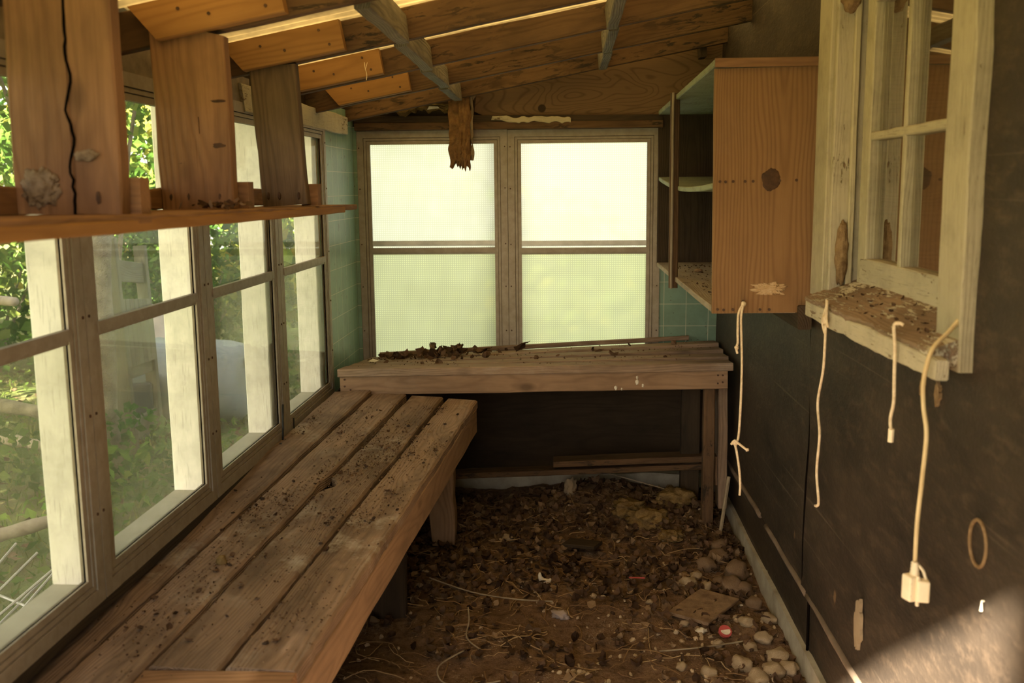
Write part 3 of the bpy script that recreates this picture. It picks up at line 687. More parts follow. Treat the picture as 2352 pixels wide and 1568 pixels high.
# ================================================================== HANGING SHELF
def hboard(name, pts_bottom, pts_top, w, t, mat, label, crack=None, endrag=.004):
    o = empty(name, (pts_bottom[0], pts_bottom[1], pts_bottom[2]), label, 'hanging board', 'wide boards holding up the hanging shelf')
    return o
hb = [((-.859, 1.69, 1.462), (-.850, 1.69, 1.93), .186, M['hanger'], 'cracked orange hanging board nearest the camera, holding up the shelf'),
      ((-.856, 2.30, 1.458), (-.863, 2.30, 1.868), .175, M['hanger'], 'pale orange knotty hanging board in the middle, holding up the shelf'),
      ((-.823, 2.91, 1.455), (-.845, 2.91, 1.855), .136, M['hanger_grey'], 'dark grey rough hanging board furthest from the camera, holding up the shelf')]
for i, (p, q, w, m, lab) in enumerate(hb):
    o = empty('hanger_board', p, lab, 'hanging board')
    if i == 0:
        # split along its length: two leaves with a crooked crack between
        plank('board_face', (p[0] - .0405, p[1] + .019, p[2]), (q[0] - .0405, q[1] + .019, q[2]), .106, .038, m, up=(0, -1, 0), parent=o, wob=.006, edge=.002, seg=.03)
        plank('board_face', (p[0] + .0525, p[1] + .020, p[2]), (q[0] + .0525, q[1] + .020, q[2]), .081, .038, m, up=(0, -1, 0), parent=o, wob=.006, edge=.002, seg=.03)
        b = MB(); b.tube([(p[0] + .012 + .009 * mnoise.noise(V((k * .23, 2, 5))) + .003 * mnoise.noise(V((k * .9, 2, 5))) + (q[0] - p[0]) * k / 40, p[1] + .001, p[2] + (q[2] - p[2]) * k / 40) for k in range(41)], .0026, 6); b.build('crack', M['slot'], o)
        blob('knot', (p[0] - .045, p[1] - .001, p[2] + .045), (.030, .0022, .030), M['crust'], o, 4, 5, .45, 3)['label'] = 'grey round crusty patch'
        blob('knot', (p[0] + .04, p[1] - .001, p[2] + .10), (.02, .0022, .009), M['crust'], o, 6, 4, .4, 2)['label'] = 'pale oval knot'
    else:
        if i == 1:
            for (kx, kz, ka, kb) in ((-.035, .105, .026, .0045), (.055, .145, .022, .008), (.06, .245, .018, .003)): blob('knot', (p[0] + kx, p[1] + .0008, p[2] + kz), (ka, .0012, kb), M['knot'], o, kx * 50, 4, .3)
            b = MB(); b.tube([(p[0] + .012 + .004 * mnoise.noise(V((k * .4, 7, 5))), p[1] + .0012, p[2] + .01 * k) for k in range(22)], .0011, 5); b.build('crack', M['slot'], o)
        plank('board_face', (p[0], p[1] + .019, p[2]), (q[0], q[1] + .019, q[2]), w, .036, m, up=(0, -1, 0), parent=o, wob=.004, edge=.002, seg=.04, cut1=.045 if i == 1 else .0)
    for dx in (-.36, -.12, .3):
        x = p[0] + dx * w; z = p[2] + .028
        blob('nail', (x, p[1] + .0002, z), (.0042, .0015, .010), M['rust'], o, x * 9, 3, .3)
    b = MB(); b.box((p[0] + w / 2 - .03, p[1] + .04, p[2] - .002), (p[0] + w / 2 + .02, p[1] + .08, p[2] + .062)); b.build('cleat', M['hanger'], o)
o = empty('hanging_shelf', (-.85, 2.4, 1.45), 'long thin plank shelf hanging along the left windows', 'shelf')
def shelf_pt(y, dz=0): return 1.452 - .008 * (y - 1.3) / 2.2 + dz
plank('shelf_board', (-.845, .9, 1.458), (-.845, 3.53, 1.438), .21, .018, M['hanger'], parent=o, wob=.005, endrag=.02, edge=.004, seg=.04)
plank('front_strip', (-.748, .9, 1.446), (-.748, 3.33, 1.434), .022, .019, M['pine'], up=(1, 0, 0), parent=o, wob=.002)
plank('rear_rail', (-.955, .9, 1.492), (-.955, 3.2, 1.477), .05, .02, M['hanger'], up=(1, 0, 0), parent=o, wob=.006, edge=.006)
# dry debris on shelf
def leaf_verts(c, s, rot, curl=.3):
    """a small curled pointed leaf, 6 quads"""
    out = []; fc = []
    for i, (u, wd) in enumerate(((0, .05), (.3, .42), (.62, .38), (1, .02))):
        for sd in (-1, 0, 1):
            p = V(((u - .5), sd * wd, curl * (abs(sd) * .35 + (u - .5) ** 2)))
            out.append(c + rot @ (p * s))
    for i in range(3):
        for k in range(2): a = i * 3 + k; fc.append((a, a + 1, a + 4, a + 3))
    return out, fc
def rot_rand(tilt=.5):
    return Matrix.Rotation(R_.uniform(0, 6.283), 3, 'Z') @ Matrix.Rotation(R_.gauss(0, tilt), 3, 'X') @ Matrix.Rotation(R_.gauss(0, tilt), 3, 'Y')
def scatter_leaves(name, pts, size, mat, tilt=.5, curl=.5, parent=None, simple_q=False):
    vs = []; fs = []; at = []
    for p in pts:
        s_ = size * R_.uniform(.5, 1.4); rt = rot_rand(tilt); r = R_.random(); b0 = len(vs); p = V(p)
        if simple_q:
            q = [p + rt @ V(k) * s_ for k in ((-.5, 0, 0), (0, -.35, .08), (.5, 0, 0), (0, .35, .08))]
            vs += q; fs.append((b0, b0 + 1, b0 + 2, b0 + 3)); at.append(r)
        else:
            q, f = leaf_verts(p, s_, rt, curl * R_.uniform(-.4, 1.6)); vs += q; fs += [tuple(b0 + k for k in g_) for g_ in f]; at += [r] * len(f)
    return mobj(name, vs, fs, mat, parent, attr=at)
scatter_leaves('dry_debris', [(R_.gauss(-.78, .03), R_.gauss(2.22, .05), 1.464 + R_.random() * .008) for _ in range(40)], .017, M['dead'])
tag(bpy.data.objects['dry_debris'], 'dark dry leaf crumbs on the hanging shelf by the middle board', 'debris', kind='stuff')

# ================================================================== CUPBOARD
cb = empty('wall_cupboard', (.58, 3.9, 1.12), 'open pine wall cupboard with shelves, mounted beside the frosted window', 'cupboard')
sp_ = plank('side_panel', (.583, 2.965, 1.128), (.576, 2.965, 1.832), .303, .022, M['panel'], up=(0, -1, 0), parent=cb, wob=.0015)
sp_['label'] = 'orange pine end panel with a large dark knot'
plank('top_board', (.575, 2.95, 1.846), (.592, 4.86, 1.846), .305, .021, M['greenpaint'], parent=cb, wob=.001)
b = MB(); b.box((.424, 2.943, 1.833), (.735, 2.951, 1.858)); b.build('top_edge', M['hanger'], cb)
plank('bottom_shelf', (.583, 2.976, 1.134), (.59, 4.87, 1.125), .30, .02, M['shelfwood'], parent=cb, wob=.002)
plank('middle_shelf', (.585, 2.976, 1.505), (.59, 4.87, 1.535), .29, .018, M['greenpaint'], parent=cb, wob=.001, bow=-.03)
plank('end_panel', (.59, 4.876, 1.13), (.59, 4.876, 1.84), .30, .015, M['dark'], up=(0, -1, 0), parent=cb)
plank('divider_strip', (.430, 4.03, 1.095), (.430, 4.05, 1.862), .036, .024, M['rafter'], up=(0, -1, 0), parent=cb, wob=.002)
plank('divider_edge', (.420, 4.005, 1.095), (.420, 4.025, 1.862), .010, .010, M['shelfwood'], up=(0, -1, 0), parent=cb)
for (px, pz) in [(.446, 1.512), (.462, 1.511), (.484, 1.512), (.518, 1.512), (.541, 1.512), (.617, 1.513), (.665, 1.514), (.447, 1.139), (.465, 1.137), (.492, 1.138), (.571, 1.138), (.598, 1.138)]:
    b = MB(); b.tube([(px, 2.956, pz), (px, 2.951, pz)], .0042, 8); b.build('nail', M['rust'], cb)
k = blob('knot', (.592, 2.9535, 1.516), (.027, .0014, .031), M['knot'], cb, 3, 5, .18); k['label'] = 'large round dark knot'
blob('paint_smear', (.60, 2.9535, 1.20), (.036, .0006, .014), M['smear'], cb, 13, 5, 1.0, 3.2)['label'] = 'whitish paint smear'
# bracket under the cupboard / window
tag(plank('corner_bracket', (.70, 2.94, 1.115), (.70, 3.30, 1.115), .07, .04, M['dark'], up=(1, 0, 0)), 'dark wooden cleat under the cupboard, ending beside the window sill', 'wood block')
cr = [(R_.uniform(.47, .70), 3.1 + R_.random() ** .7 * 1.5, 1.142 + .003 * R_.random()) for _ in range(160)]
tag(scatter_leaves('shelf_crumbs', cr, .009, M['dead'], .4), 'dark crumbs on the bottom shelf of the wall cupboard', 'debris', kind='stuff')
tag(blob('dirt_clod', (.56, 4.25, 1.146), (.018, .014, .009), M['mud'], seed=5), 'small brown clod on the bottom shelf of the cupboard', 'dirt clod')

# ================================================================== BACK BENCH
bb = empty('back_workbench', (-.1, 4.5, 0), 'old wooden workbench under the frosted windows, strewn with dead leaves', 'workbench')
FLp, FRp = V((-.985, 4.165, .733)), V((.70, 4.165, .752)); BLp, BRp = V((-.965, 4.86, .672)), V((.722, 4.86, .762))
nb = 4
for i in range(nb):
    a = (i + .5) / nb; p = FLp.lerp(BLp, a); q = FRp.lerp(BRp, a)
    nl = (FRp - FLp).cross(BLp - FLp).normalized()
    p = p - nl * .014; q = q - nl * .014
    plank('top_board', p, q, (BLp - FLp).length / nb - .001, .028 if i else .034, M['bench2'], up=nl, parent=bb, wob=.0015, edge=.001, endrag=.003, w1=(BRp - FRp).length / nb - .001)
plank('back_strip', (-.93, 4.868, .682), (.60, 4.868, .765), .022, .02, M['bench2'], up=(0, 1, 0), parent=bb)
ap = plank('apron', (-.975, 4.19, .665), (.681, 4.19, .697), .09, .034, M['apron'], up=(0, -1, 0), parent=bb, wob=.003)
for (x, z) in ((-.955, .66), (-.955, .69), (-.93, .645), (.64, .675), (.66, .71), (.66, .68), (.64, .71)):
    b = MB(); b.tube([(x, 4.174, z - .0), (x, 4.170, z)], .004, 8); b.build('nail', M['rust'], ap)
plank('leg', (.613, 4.232, .0), (.612, 4.225, .67), .048, .05, M['rafter'], up=(0, -1, 0), parent=bb, wob=.003)
plank('leg', (.57, 4.52, .0), (.572, 4.52, .67), .085, .045, M['dark'], up=(0, -1, 0), parent=bb, wob=.003)
plank('leg', (.685, 4.30, .10), (.675, 4.30, .66), .04, .10, M['bench2'], up=(0, -1, 0), parent=bb, wob=.003)
plank('leg_brace', (.56, 4.50, .62), (.47, 4.50, .69), .05, .03, M['rafter'], up=(0, -1, 0), parent=bb)
plank('stretcher', (-.62, 4.52, .165), (.66, 4.52, .225), .085, .026, M['rafter'], parent=bb, bow=.0, wob=.006)
tag(plank('loose_board', (-.06, 4.50, .238), (.63, 4.50, .268), .10, .028, M['rafter'], wob=.004), 'loose weathered board lying on the low rail under the back workbench', 'board')
tag(plank('wood_block', (.655, 4.30, .20), (.655, 4.30, .33), .05, .06, M['apron'], up=(0, -1, 0)), 'short block of wood standing beside the right leg of the back workbench', 'wood block')
# pale paint flakes stuck on the apron
for (x, z, s_) in ((.30, .68, .012), (.30, .70, .008), (.325, .665, .008), (.21, .655, .010), (.235, .65, .006)):
    b = blob('paint_fleck', (x, 4.172, z), (s_ * .6, .0015, s_), M['flake'], ap, x * 30, 2, .5)

def bz(x, y):    # height of the back bench top
    u = (x + .985) / 1.69; v = (y - 4.165) / .695; return (.733 + .019 * u) * (1 - v) + (.672 + .09 * u) * v
pts = []
for _ in range(150):
    x = R_.gauss(-.66, .13); y = R_.gauss(4.70, .09)
    if -.95 < x < .6 and 4.3 < y < 4.84: pts.append((x, y, bz(x, y) + .004 + .045 * R_.random() ** 2.2 * math.exp(-((x + .58) / .15) ** 2)))
for _ in range(16):
    x = R_.uniform(-.93, .66); y = R_.uniform(4.3, 4.84); pts.append((x, y, bz(x, y) + .004))
tag(scatter_leaves('dead_leaf_pile', pts, .034, M['dead'], .7, 1.0), 'heap of curled dead leaves on the left end of the back workbench', 'leaf litter', kind='stuff')
pts = []
for _ in range(700):
    x = R_.uniform(-.95, .68); y = R_.uniform(4.22, 4.84)
    if mnoise.noise(V((x * 4, y * 9, 3))) > -.05: pts.append((x, y, bz(x, y) + .002))
tag(scatter_leaves('bench_crumbs', pts, .009, M['dead'], .6, .5, None, True), 'fine dark crumbs scattered over the back workbench', 'debris', kind='stuff')
for (x, y, s_, dx, dz, lab) in ((-.62, 4.72, .05, .02, .055, 'upright curled dark leaf at the left of the leaf heap'), (-.515, 4.73, .045, 0, .06, 'thin dark leaf standing upright in the leaf heap'),
                        (-.41, 4.76, .05, .05, .03, 'curled brown leaf at the right edge of the leaf heap'), (-.235, 4.78, .075, .06, .05, 'single dark dead leaf standing by the middle window frame')):
    z = bz(x, y); vs = []; fs = []
    for j in range(7):
        t = j / 6; w_ = s_ * .34 * math.sin(math.pi * min(1, .12 + t * .85)) ** .8
        for k in (-1, 0, 1): vs.append((x + dx * t * t + k * w_ * (.8 + .4 * math.sin(j)), y + .012 * k * k + .01 * math.sin(t * 5), z + dz * t + .004 * math.sin(j * 2 + k)))
    for j in range(6):
        for k in range(2): a = j * 3 + k; fs.append((a, a + 1, a + 4, a + 3))
    tag(mobj('curled_leaf', vs, fs, M['dead'], attr=[.02 + .1 * R_.random()] * len(fs)), lab, 'dead leaf')
tag(mobj('paint_chip', [(-.90,4.42,.726),(-.865,4.40,.727),(-.855,4.44,.727),(-.885,4.455,.733)], [(0,1,2,3)], M['flake']), 'pale flake lying on the left corner of the back workbench', 'paint flake')

# ================================================================== FRONT (LEFT) BENCH
fb = empty('window_workbench', (-.7, 3, 0), 'long heavy plank workbench running along the left windows', 'workbench')
far = [(-1.00, -.845), (-.838, -.690), (-.678, -.528), (-.519, -.380)]; near = [(-1.112, -1.016), (-1.008, -.865), (-.857, -.706), (-.699, -.545)]
zf = [.642, .628, .616, .606]; zn = .541
def ext(pn_, pf, y, yn=1.8, yf=4.1):
    t = (y - yn) / (yf - yn); return pn_ + (pf - pn_) * t
for i in range(4):
    yn = 1.30 if i < 2 else 1.86; yf = 4.16
    a0, a1 = ext(near[i][0], far[i][0], yn), ext(near[i][1], far[i][1], yn); b0, b1 = ext(near[i][0], far[i][0], yf), ext(near[i][1], far[i][1], yf)
    za = ext(zn, zf[i], yn) - .02; zb_ = ext(zn, zf[i], yf) - .02
    L = yf - yn; no = []
    if i == 2: no = [(3.0 - (yn + yf) / 2 + .0, 1, .035, .055), (.55, 1, .008, .2)]
    if i == 1: no = [(3.0 - (yn + yf) / 2, -1, .006, .05)]
    bo = plank('bench_board', ((a0 + a1) / 2, yn, za), ((b0 + b1) / 2, yf, zb_), a1 - a0, .04, M['bench'], parent=fb, w1=b1 - b0, wob=.003, edge=.005, endrag=.01, ch=.006, seg=.03, notch=no, cut1=(-.03, 0, .012, .03)[i])
xa, xb = ext(-.545, -.380, 1.30), ext(-.545, -.380, 4.12)
plank('bench_apron', (xa - .018, 1.30, ext(zn, .606, 1.3) - .09), (xb - .018, 4.10, .606 - .077), .105, .036, M['apron'], up=(1, -.06, 0), parent=fb, wob=.005)
plank('end_board', (ext(-.857, -.678, 1.82), 1.79, .525), (ext(-.545, -.38, 1.82), 1.79, .527), .13, .03, M['hanger'], parent=fb, wob=.003)
plank('leg', (-.525, 4.07, .0), (-.515, 4.05, .56), .105, .09, M['apron'], up=(0, -1, 0), parent=fb, wob=.012, edge=.02)
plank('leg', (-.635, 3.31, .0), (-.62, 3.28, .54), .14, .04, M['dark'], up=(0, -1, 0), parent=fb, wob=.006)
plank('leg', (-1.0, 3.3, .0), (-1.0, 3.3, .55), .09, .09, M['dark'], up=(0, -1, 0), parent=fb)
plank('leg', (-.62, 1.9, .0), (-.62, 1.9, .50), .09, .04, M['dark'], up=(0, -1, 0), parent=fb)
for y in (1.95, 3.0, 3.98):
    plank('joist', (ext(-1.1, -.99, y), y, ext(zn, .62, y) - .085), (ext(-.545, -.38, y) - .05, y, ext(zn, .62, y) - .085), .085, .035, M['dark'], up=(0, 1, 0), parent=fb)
def fz(x, y):
    t = (y - 1.8) / 2.3; u = (x - ext(-1.1, -.99, y)) / (ext(-.545, -.38, y) - ext(-1.1, -.99, y)); return zn + (( .642 - .036 * u) - zn) * t
gaps = [(-1.012, -.8415), (-.861, -.684), (-.7025, -.5235)]
def ongap(x, y): return any(abs(x - ext(a, b_, y)) < .008 for a, b_ in gaps)
pts = []; cl = [(R_.uniform(-1.0, -.42), R_.uniform(1.9, 4.0), R_.uniform(.03, .16)) for _ in range(26)] + [(-.62, 3.35, .16), (-.66, 3.1, .14), (-.60, 3.6, .13)]
for _ in range(5000):
    cx, cy, cr_ = cl[int(R_.random() * len(cl))]; x = R_.gauss(cx, cr_ * .5); y = R_.gauss(cy, cr_)
    if ext(-1.09, -.98, y) < x < ext(-.55, -.385, y) and 1.75 < y < 4.08 and not ongap(x, y): pts.append((x, y, fz(x, y) + .0015))
tag(scatter_leaves('bench_grit', pts, .0065, M['dead'], .6, .5, None, True), 'dark grit and crumbled wood scattered over the long window workbench', 'debris', kind='stuff')
pts = [(p[0], p[1], p[2]) for p in pts[::34]]
tag(scatter_leaves('bench_shreds', pts, .014, M['dead'], .3, .6), 'shreds of bark and leaf on the long window workbench', 'debris', kind='stuff')
# mouse droppings and small clods: countable dark lumps
proto = blob('dirt_clod', (0, 0, 0), (.009, .005, .0045), M['grit'], seed=3, n=3, amp=.7, freq=2.5)
first = True
def place_clod(x, y, s_, lab, grp, first):
    o = proto if first else proto.copy()
    if not first: COL.objects.link(o)
    o.matrix_basis = Matrix.Translation(V((x, y, fz(x, y) + .003))) @ Matrix.Rotation(R_.uniform(0, 6.28), 4, 'Z') @ Matrix.Diagonal((s_, s_, s_, 1))
    tag(o, lab, 'dirt clod', grp)
for i in range(34):
    y = R_.uniform(1.95, 3.9); x = R_.uniform(ext(-1.08, -.97, y), ext(-.57, -.40, y))
    if ongap(x, y): x += .02
    place_clod(x, y, R_.uniform(.3, .8), 'tiny dark clod of dirt on the long window workbench', 'tiny dark clods on the long workbench', first); first = False
tag(blob('dirt_clod', (-.875, 2.37, fz(-.875, 2.37) + .008), (.013, .010, .016), M['insul_y'], seed=8), 'yellowish fibre clump on the long workbench over the gap between planks', 'fibre clump')
# black stick and bits by window 4 sill
b = MB(); b.tube([(-1.015, 3.42, .575), (-1.022, 3.47, .735)], .004, 6); tag(b.build('black_rod', M['black'], None, True), 'thin black rod leaning against the window frame above the workbench', 'rod')
b = MB(); b.tube(smooth_path([(-1.0, 3.34, .59), (-1.01, 3.38, .605), (-1.02, 3.42, .60)]), .009, 6); tag(b.build('black_hook', M['black'], None, True), 'small black curled fitting lying at the foot of the thin rod', 'fitting')
b = MB(); b.tube([(-1.01, 3.56, .56), (-1.022, 3.60, .655)], .0035, 6); tag(b.build('black_rod', M['black'], None, True), 'shorter thin black rod just beyond the leaning one', 'rod')

# ================================================================== CORDS
def cord(name, paths, r, mat, label, cat, part=None):
    o = empty(name, paths[0][0], label, cat)
    for nm, p in paths_named(paths): 
        b = MB(); b.tube(smooth_path(p, 8), r, 8); b.build(nm, mat, o, True)
    return o
def paths_named(ps): return [('strand', p) for p in ps]
c1 = cord('knotted_cord', [[(.522, 2.944, 1.162), (.519, 2.93, 1.158), (.512, 2.925, 1.12), (.514, 2.92, 1.05), (.517, 2.92, .97), (.516, 2.92, .85), (.512, 2.92, .76), (.503, 2.92, .742)],
     [(.518, 2.93, 1.158), (.504, 2.925, 1.13), (.502, 2.92, 1.08), (.503, 2.92, 1.045), (.499, 2.92, 1.03), (.503, 2.92, 1.012)],
     [(.500, 2.92, .742), (.507, 2.92, .72), (.517, 2.92, .66), (.521, 2.92, .61), (.520, 2.92, .58)],
     [(.490, 2.915, .738), (.500, 2.915, .750), (.512, 2.913, .742), (.530, 2.91, .728), (.540, 2.91, .722)]], .0036, M['rope'], 'thin white cord with a knot halfway, hanging from the pine cupboard', 'cord')
for (p, r) in (((.503, 2.917, .743), .0085), ((.519, 2.932, 1.158), .008), ((.500, 2.92, 1.03), .0065), ((.537, 2.91, .724), .006)):
    blob('knot', p, (r, r * .8, r), M['rope'], c1, r * 900, 2, .4)
b = MB(); b.tube([(.519, 2.955, 1.164), (.519, 2.925, 1.168)], .002, 6); b.build('nail', M['rust'], c1)
c2 = cord('plain_cord', [[(.655, 2.53, 1.215), (.652, 2.52, 1.16), (.652, 2.52, 1.10), (.655, 2.54, 1.03), (.655, 2.58, .94), (.655, 2.55, .86), (.655, 2.565, .76), (.655, 2.535, .69), (.655, 2.545, .672), (.655, 2.565, .665)],
    [(.655, 2.525, 1.212), (.648, 2.50, 1.17), (.65, 2.49, 1.15)], [(.66, 2.54, 1.205), (.648, 2.535, 1.16), (.652, 2.525, 1.13)]], .0036, M['rope'], 'long plain white cord tied round the far end of the cream window sill', 'cord')
blob('knot', (.65, 2.52, 1.165), (.008, .010, .014), M['rope'], c2, 3, 2, .4)
c3 = cord('short_cord', [[(.665, 1.985, 1.225), (.658, 1.99, 1.228), (.650, 1.995, 1.222), (.652, 1.99, 1.18), (.652, 1.985, 1.12), (.655, 1.99, 1.07), (.655, 2.005, 1.03), (.655, 1.995, 1.005)]], .0036, M['rope'], 'shorter white cord with a taped tip over the middle of the window sill', 'cord')
b = MB(); b.tube([(.655, 1.996, 1.012), (.655, 1.998, .985)], .006, 8); b.build('tip', M['plug'], c3)
c4 = empty('extension_cord', (.65, 1.79, 1.2), 'cream extension cord with a white outlet plug hanging over the near end of the sill', 'extension cord')
b = MB(); b.tube(smooth_path([(.75, 1.86, 1.30), (.72, 1.84, 1.262), (.69, 1.82, 1.235), (.655, 1.80, 1.205), (.648, 1.812, 1.15), (.65, 1.812, 1.10), (.652, 1.795, 1.05), (.65, 1.80, .96), (.648, 1.806, .88), (.648, 1.806, .806)], 8), .0042, 10); b.build('cable', M['cable'], c4, True)
pc = V((.648, 1.806, .806))
b = MB(); pr = [(0, .006), (.003, .009), (.006, .008), (.009, .0095), (.012, .0085), (.015, .010), (.018, .009), (.021, .0105), (.028, .011)]
nn = 12
for (dz, r) in pr:
    for k in range(nn):
        a = 2 * math.pi * k / nn; b.v.append(pc + V((math.cos(a) * r * .8, math.sin(a) * r, -dz)))
for i in range(len(pr) - 1):
    for k in range(nn): k2 = (k + 1) % nn; b.f.append((i*nn+k, i*nn+k2, (i+1)*nn+k2, (i+1)*nn+k))
b.build('strain_relief', M['plug'], c4, True)
def rbox(name, c, sx_, sy_, sz_, mat, parent, bev=.003, rz=0):
    bm = bmesh.new(); bmesh.ops.create_cube(bm, size=1)
    for v in bm.verts: v.co = V((v.co.x * sx_, v.co.y * sy_, v.co.z * sz_))
    bmesh.ops.bevel(bm, geom=list(bm.edges), offset=bev, segments=3, affect='EDGES', profile=.6)
    me = bpy.data.meshes.new(name); bm.to_mesh(me); bm.free(); me.materials.append(mat)
    o = bpy.data.objects.new(name, me); link(o, parent, Matrix.Translation(V(c)) @ Matrix.Rotation(rz, 4, 'Z')); return o
# outlet block, its face to the camera, and the plug folded beside it
ob = rbox('outlet_block', (.640, 1.80, .758), .022, .026, .048, M['plug'], c4, .004, .35)
rbox('plug_body', (.659, 1.79, .756), .022, .022, .041, M['plug'], c4, .004, -.2)
rbox('rib', (.649, 1.788, .755), .006, .006, .058, M['plug'], c4, .0025, .1)
for dz in (.012, -.012):
    rbox('slot', (.6365, 1.7862, .758 + dz), .0025, .002, .005, M['slot'], ob, .0004, .35)
b = MB(); b.tube(smooth_path([(.653, 1.802, .80), (.661, 1.798, .79), (.665, 1.794, .775)]), .003, 8); b.build('plug_lead', M['plug'], c4, True)
# white push pin / drip on the wall in the sun patch
b = MB(); b.tube([(XR - .006, 1.70, .775), (XR - .013, 1.70, .775)], .001, 8); b.tube(smooth_path([(XR - .012, 1.70, .775), (XR - .012, 1.70, .765), (XR - .012, 1.70, .757)]), .0015, 8, rf=lambda t: .6 + 1.4 * t)
tag(b.build('wall_hook', M['plug'], None, True), 'small white hook on the black wall in the sunlit patch', 'hook')
# debris on the sill
pts = [(R_.uniform(.68, .775), R_.uniform(1.86, 2.6), 0) for _ in range(60)]; pts = [(x, y, 1.222 + (x - .735) * .38 + .006) for x, y, z in pts]
tag(scatter_leaves('sill_debris', pts, .010, M['dead'], .5, .5), 'dark dry moss and leaf bits on the cream window sill', 'debris', kind='stuff')

# ================================================================== FLOOR LITTER
pts = []
for _ in range(5200):
    x = R_.uniform(-1.0, .72); y = 2.5 + 2.2 * R_.random() ** .8
    d = .5 + .5 * mnoise.noise(V((x * 2.6, y * 2.6, 6)))
    if y > 3.5: d += .25
    else: d -= .22
    if R_.random() < d: pts.append((x, y, fh(x, y) + .004 + .014 * R_.random()))
tag(scatter_leaves('leaf_litter', pts, .032, M['dead'], .55, .9), 'brown dead leaves covering the dirt floor', 'leaf litter', kind='stuff')
b = MB(); at = []
for _ in range(420):
    x = R_.uniform(-.9, .70); y = R_.uniform(2.5, 4.7); a = R_.uniform(0, 6.28); L = R_.uniform(.04, .22); z = fh(x, y) + .012; cv = R_.gauss(0, 1.1); p = V((x, y, z)); pp = [p]
    for k in range(6):
        p = p + V((math.cos(a), math.sin(a), 0)) * L / 6; a += cv / 6; q = V((p.x, p.y, 0)); 
        if not (-1.05 < p.x < .72): break
        p = V((p.x, p.y, fh(p.x, p.y) + .010 + .012 * math.sin(math.pi * k / 5) * R_.random())); pp.append(p)
    n0 = len(b.f)
    if len(pp) > 2: b.tube(pp, R_.uniform(.0008, .0022), 4)
    r = R_.random(); at += [r] * (len(b.f) - n0)
tag(b.build('straw_stems', M['straw'], attr=at), 'dry grass stems and roots strewn over the dirt floor', 'straw', kind='stuff')
# small pebbles
b_v = []; b_f = []
bm0 = bmesh.new(); bmesh.ops.create_icosphere(bm0, subdivisions=1, radius=1); iv = [v.co.copy() for v in bm0.verts]; jf = [tuple(v.index for v in f.verts) for f in bm0.faces]; bm0.free()
for _ in range(900):
    x = R_.uniform(-.9, .72); y = R_.uniform(2.5, 4.5)
    if R_.random() > .25 + .75 * max(0, (x + .2)) * (1.2 if y < 3.6 else .5): continue
    s_ = R_.uniform(.003, .010); rt = rot_rand(1); n0 = len(b_v); c = V((x, y, fh(x, y) + s_ * .4))
    b_v += [c + rt @ V((v.x * s_ * 1.3, v.y * s_, v.z * s_ * .7)) * (1 + .3 * mnoise.noise(v * 2 + c * 30)) for v in iv]; b_f += [tuple(n0 + k for k in f) for f in jf]
tag(mobj('gravel', b_v, b_f, M['stone']), 'small pale pebbles scattered on the dirt floor', 'gravel', kind='stuff')
b_v = []; b_f = []
# stones against the right wall
stones = [(.46, 3.62, .035, 0), (.50, 3.70, .03, 0), (.55, 3.78, .04, 1), (.61, 3.86, .045, 1), (.66, 3.72, .055, 1), (.62, 3.60, .05, 1), (.53, 3.60, .03, 0), (.58, 3.66, .03, 1),
          (.66, 3.58, .04, 1), (.63, 3.98, .04, 1), (.67, 3.02, .045, 0), (.64, 2.93, .04, 0), (.58, 2.88, .042, 0), (.69, 2.95, .035, 0), (.65, 3.15, .035, 0), (.55, 2.98, .04, 0),
          (.70, 3.30, .03, 0), (.62, 3.28, .028, 0), (.44, 2.92, .03, 0), (.36, 2.96, .02, 0), (.60, 3.10, .025, 0), (.50, 3.12, .022, 0), (.41, 3.30, .02, 0), (.30, 3.44, .014, 0), (.10, 3.5, .014, 0), (-.25, 4.10, .03, 0), (.68, 3.46, .03, 1)]
protos = [blob('stone', (0, 0, -5), (1, .8, .62), M['stone'], seed=20 + k * 7, n=3, amp=.38, freq=1.3) for k in range(3)] + [blob('stone', (0, 0, -5), (1, .85, .7), M['stone_d'], seed=50 + k * 7, n=3, amp=.38, freq=1.3) for k in range(2)]
used = set()
for i, (x, y, s_, dk) in enumerate(stones):
    k = (3 + i % 2) if dk else i % 3
    if k in used: o = protos[k].copy(); COL.objects.link(o)
    else: o = protos[k]; used.add(k)
    o.matrix_basis = Matrix.Translation(V((x, y, fh(x, y) + s_ * .32))) @ Matrix.Rotation(R_.uniform(0, 6.28), 4, 'Z') @ Matrix.Diagonal((s_, s_, s_, 1))
    if y < 3.35 and x > .4: tag(o, 'pale stone in the front cluster at the foot of the black wall', 'stone', 'pale stones at the front by the black wall')
    elif dk: tag(o, 'dusty brown stone in the heap by the right leg of the back workbench', 'stone', 'brown stones below the right workbench leg')
    elif x > .4: tag(o, 'pale stone in the heap just in front of the right workbench leg', 'stone', 'pale stones near the right workbench leg')
    elif x < -.2: tag(o, 'single pale stone lying in the dark under the back workbench', 'stone')
    else: tag(o, 'small pale stone lying alone out on the dirt floor', 'stone', 'lone small stones on open dirt')
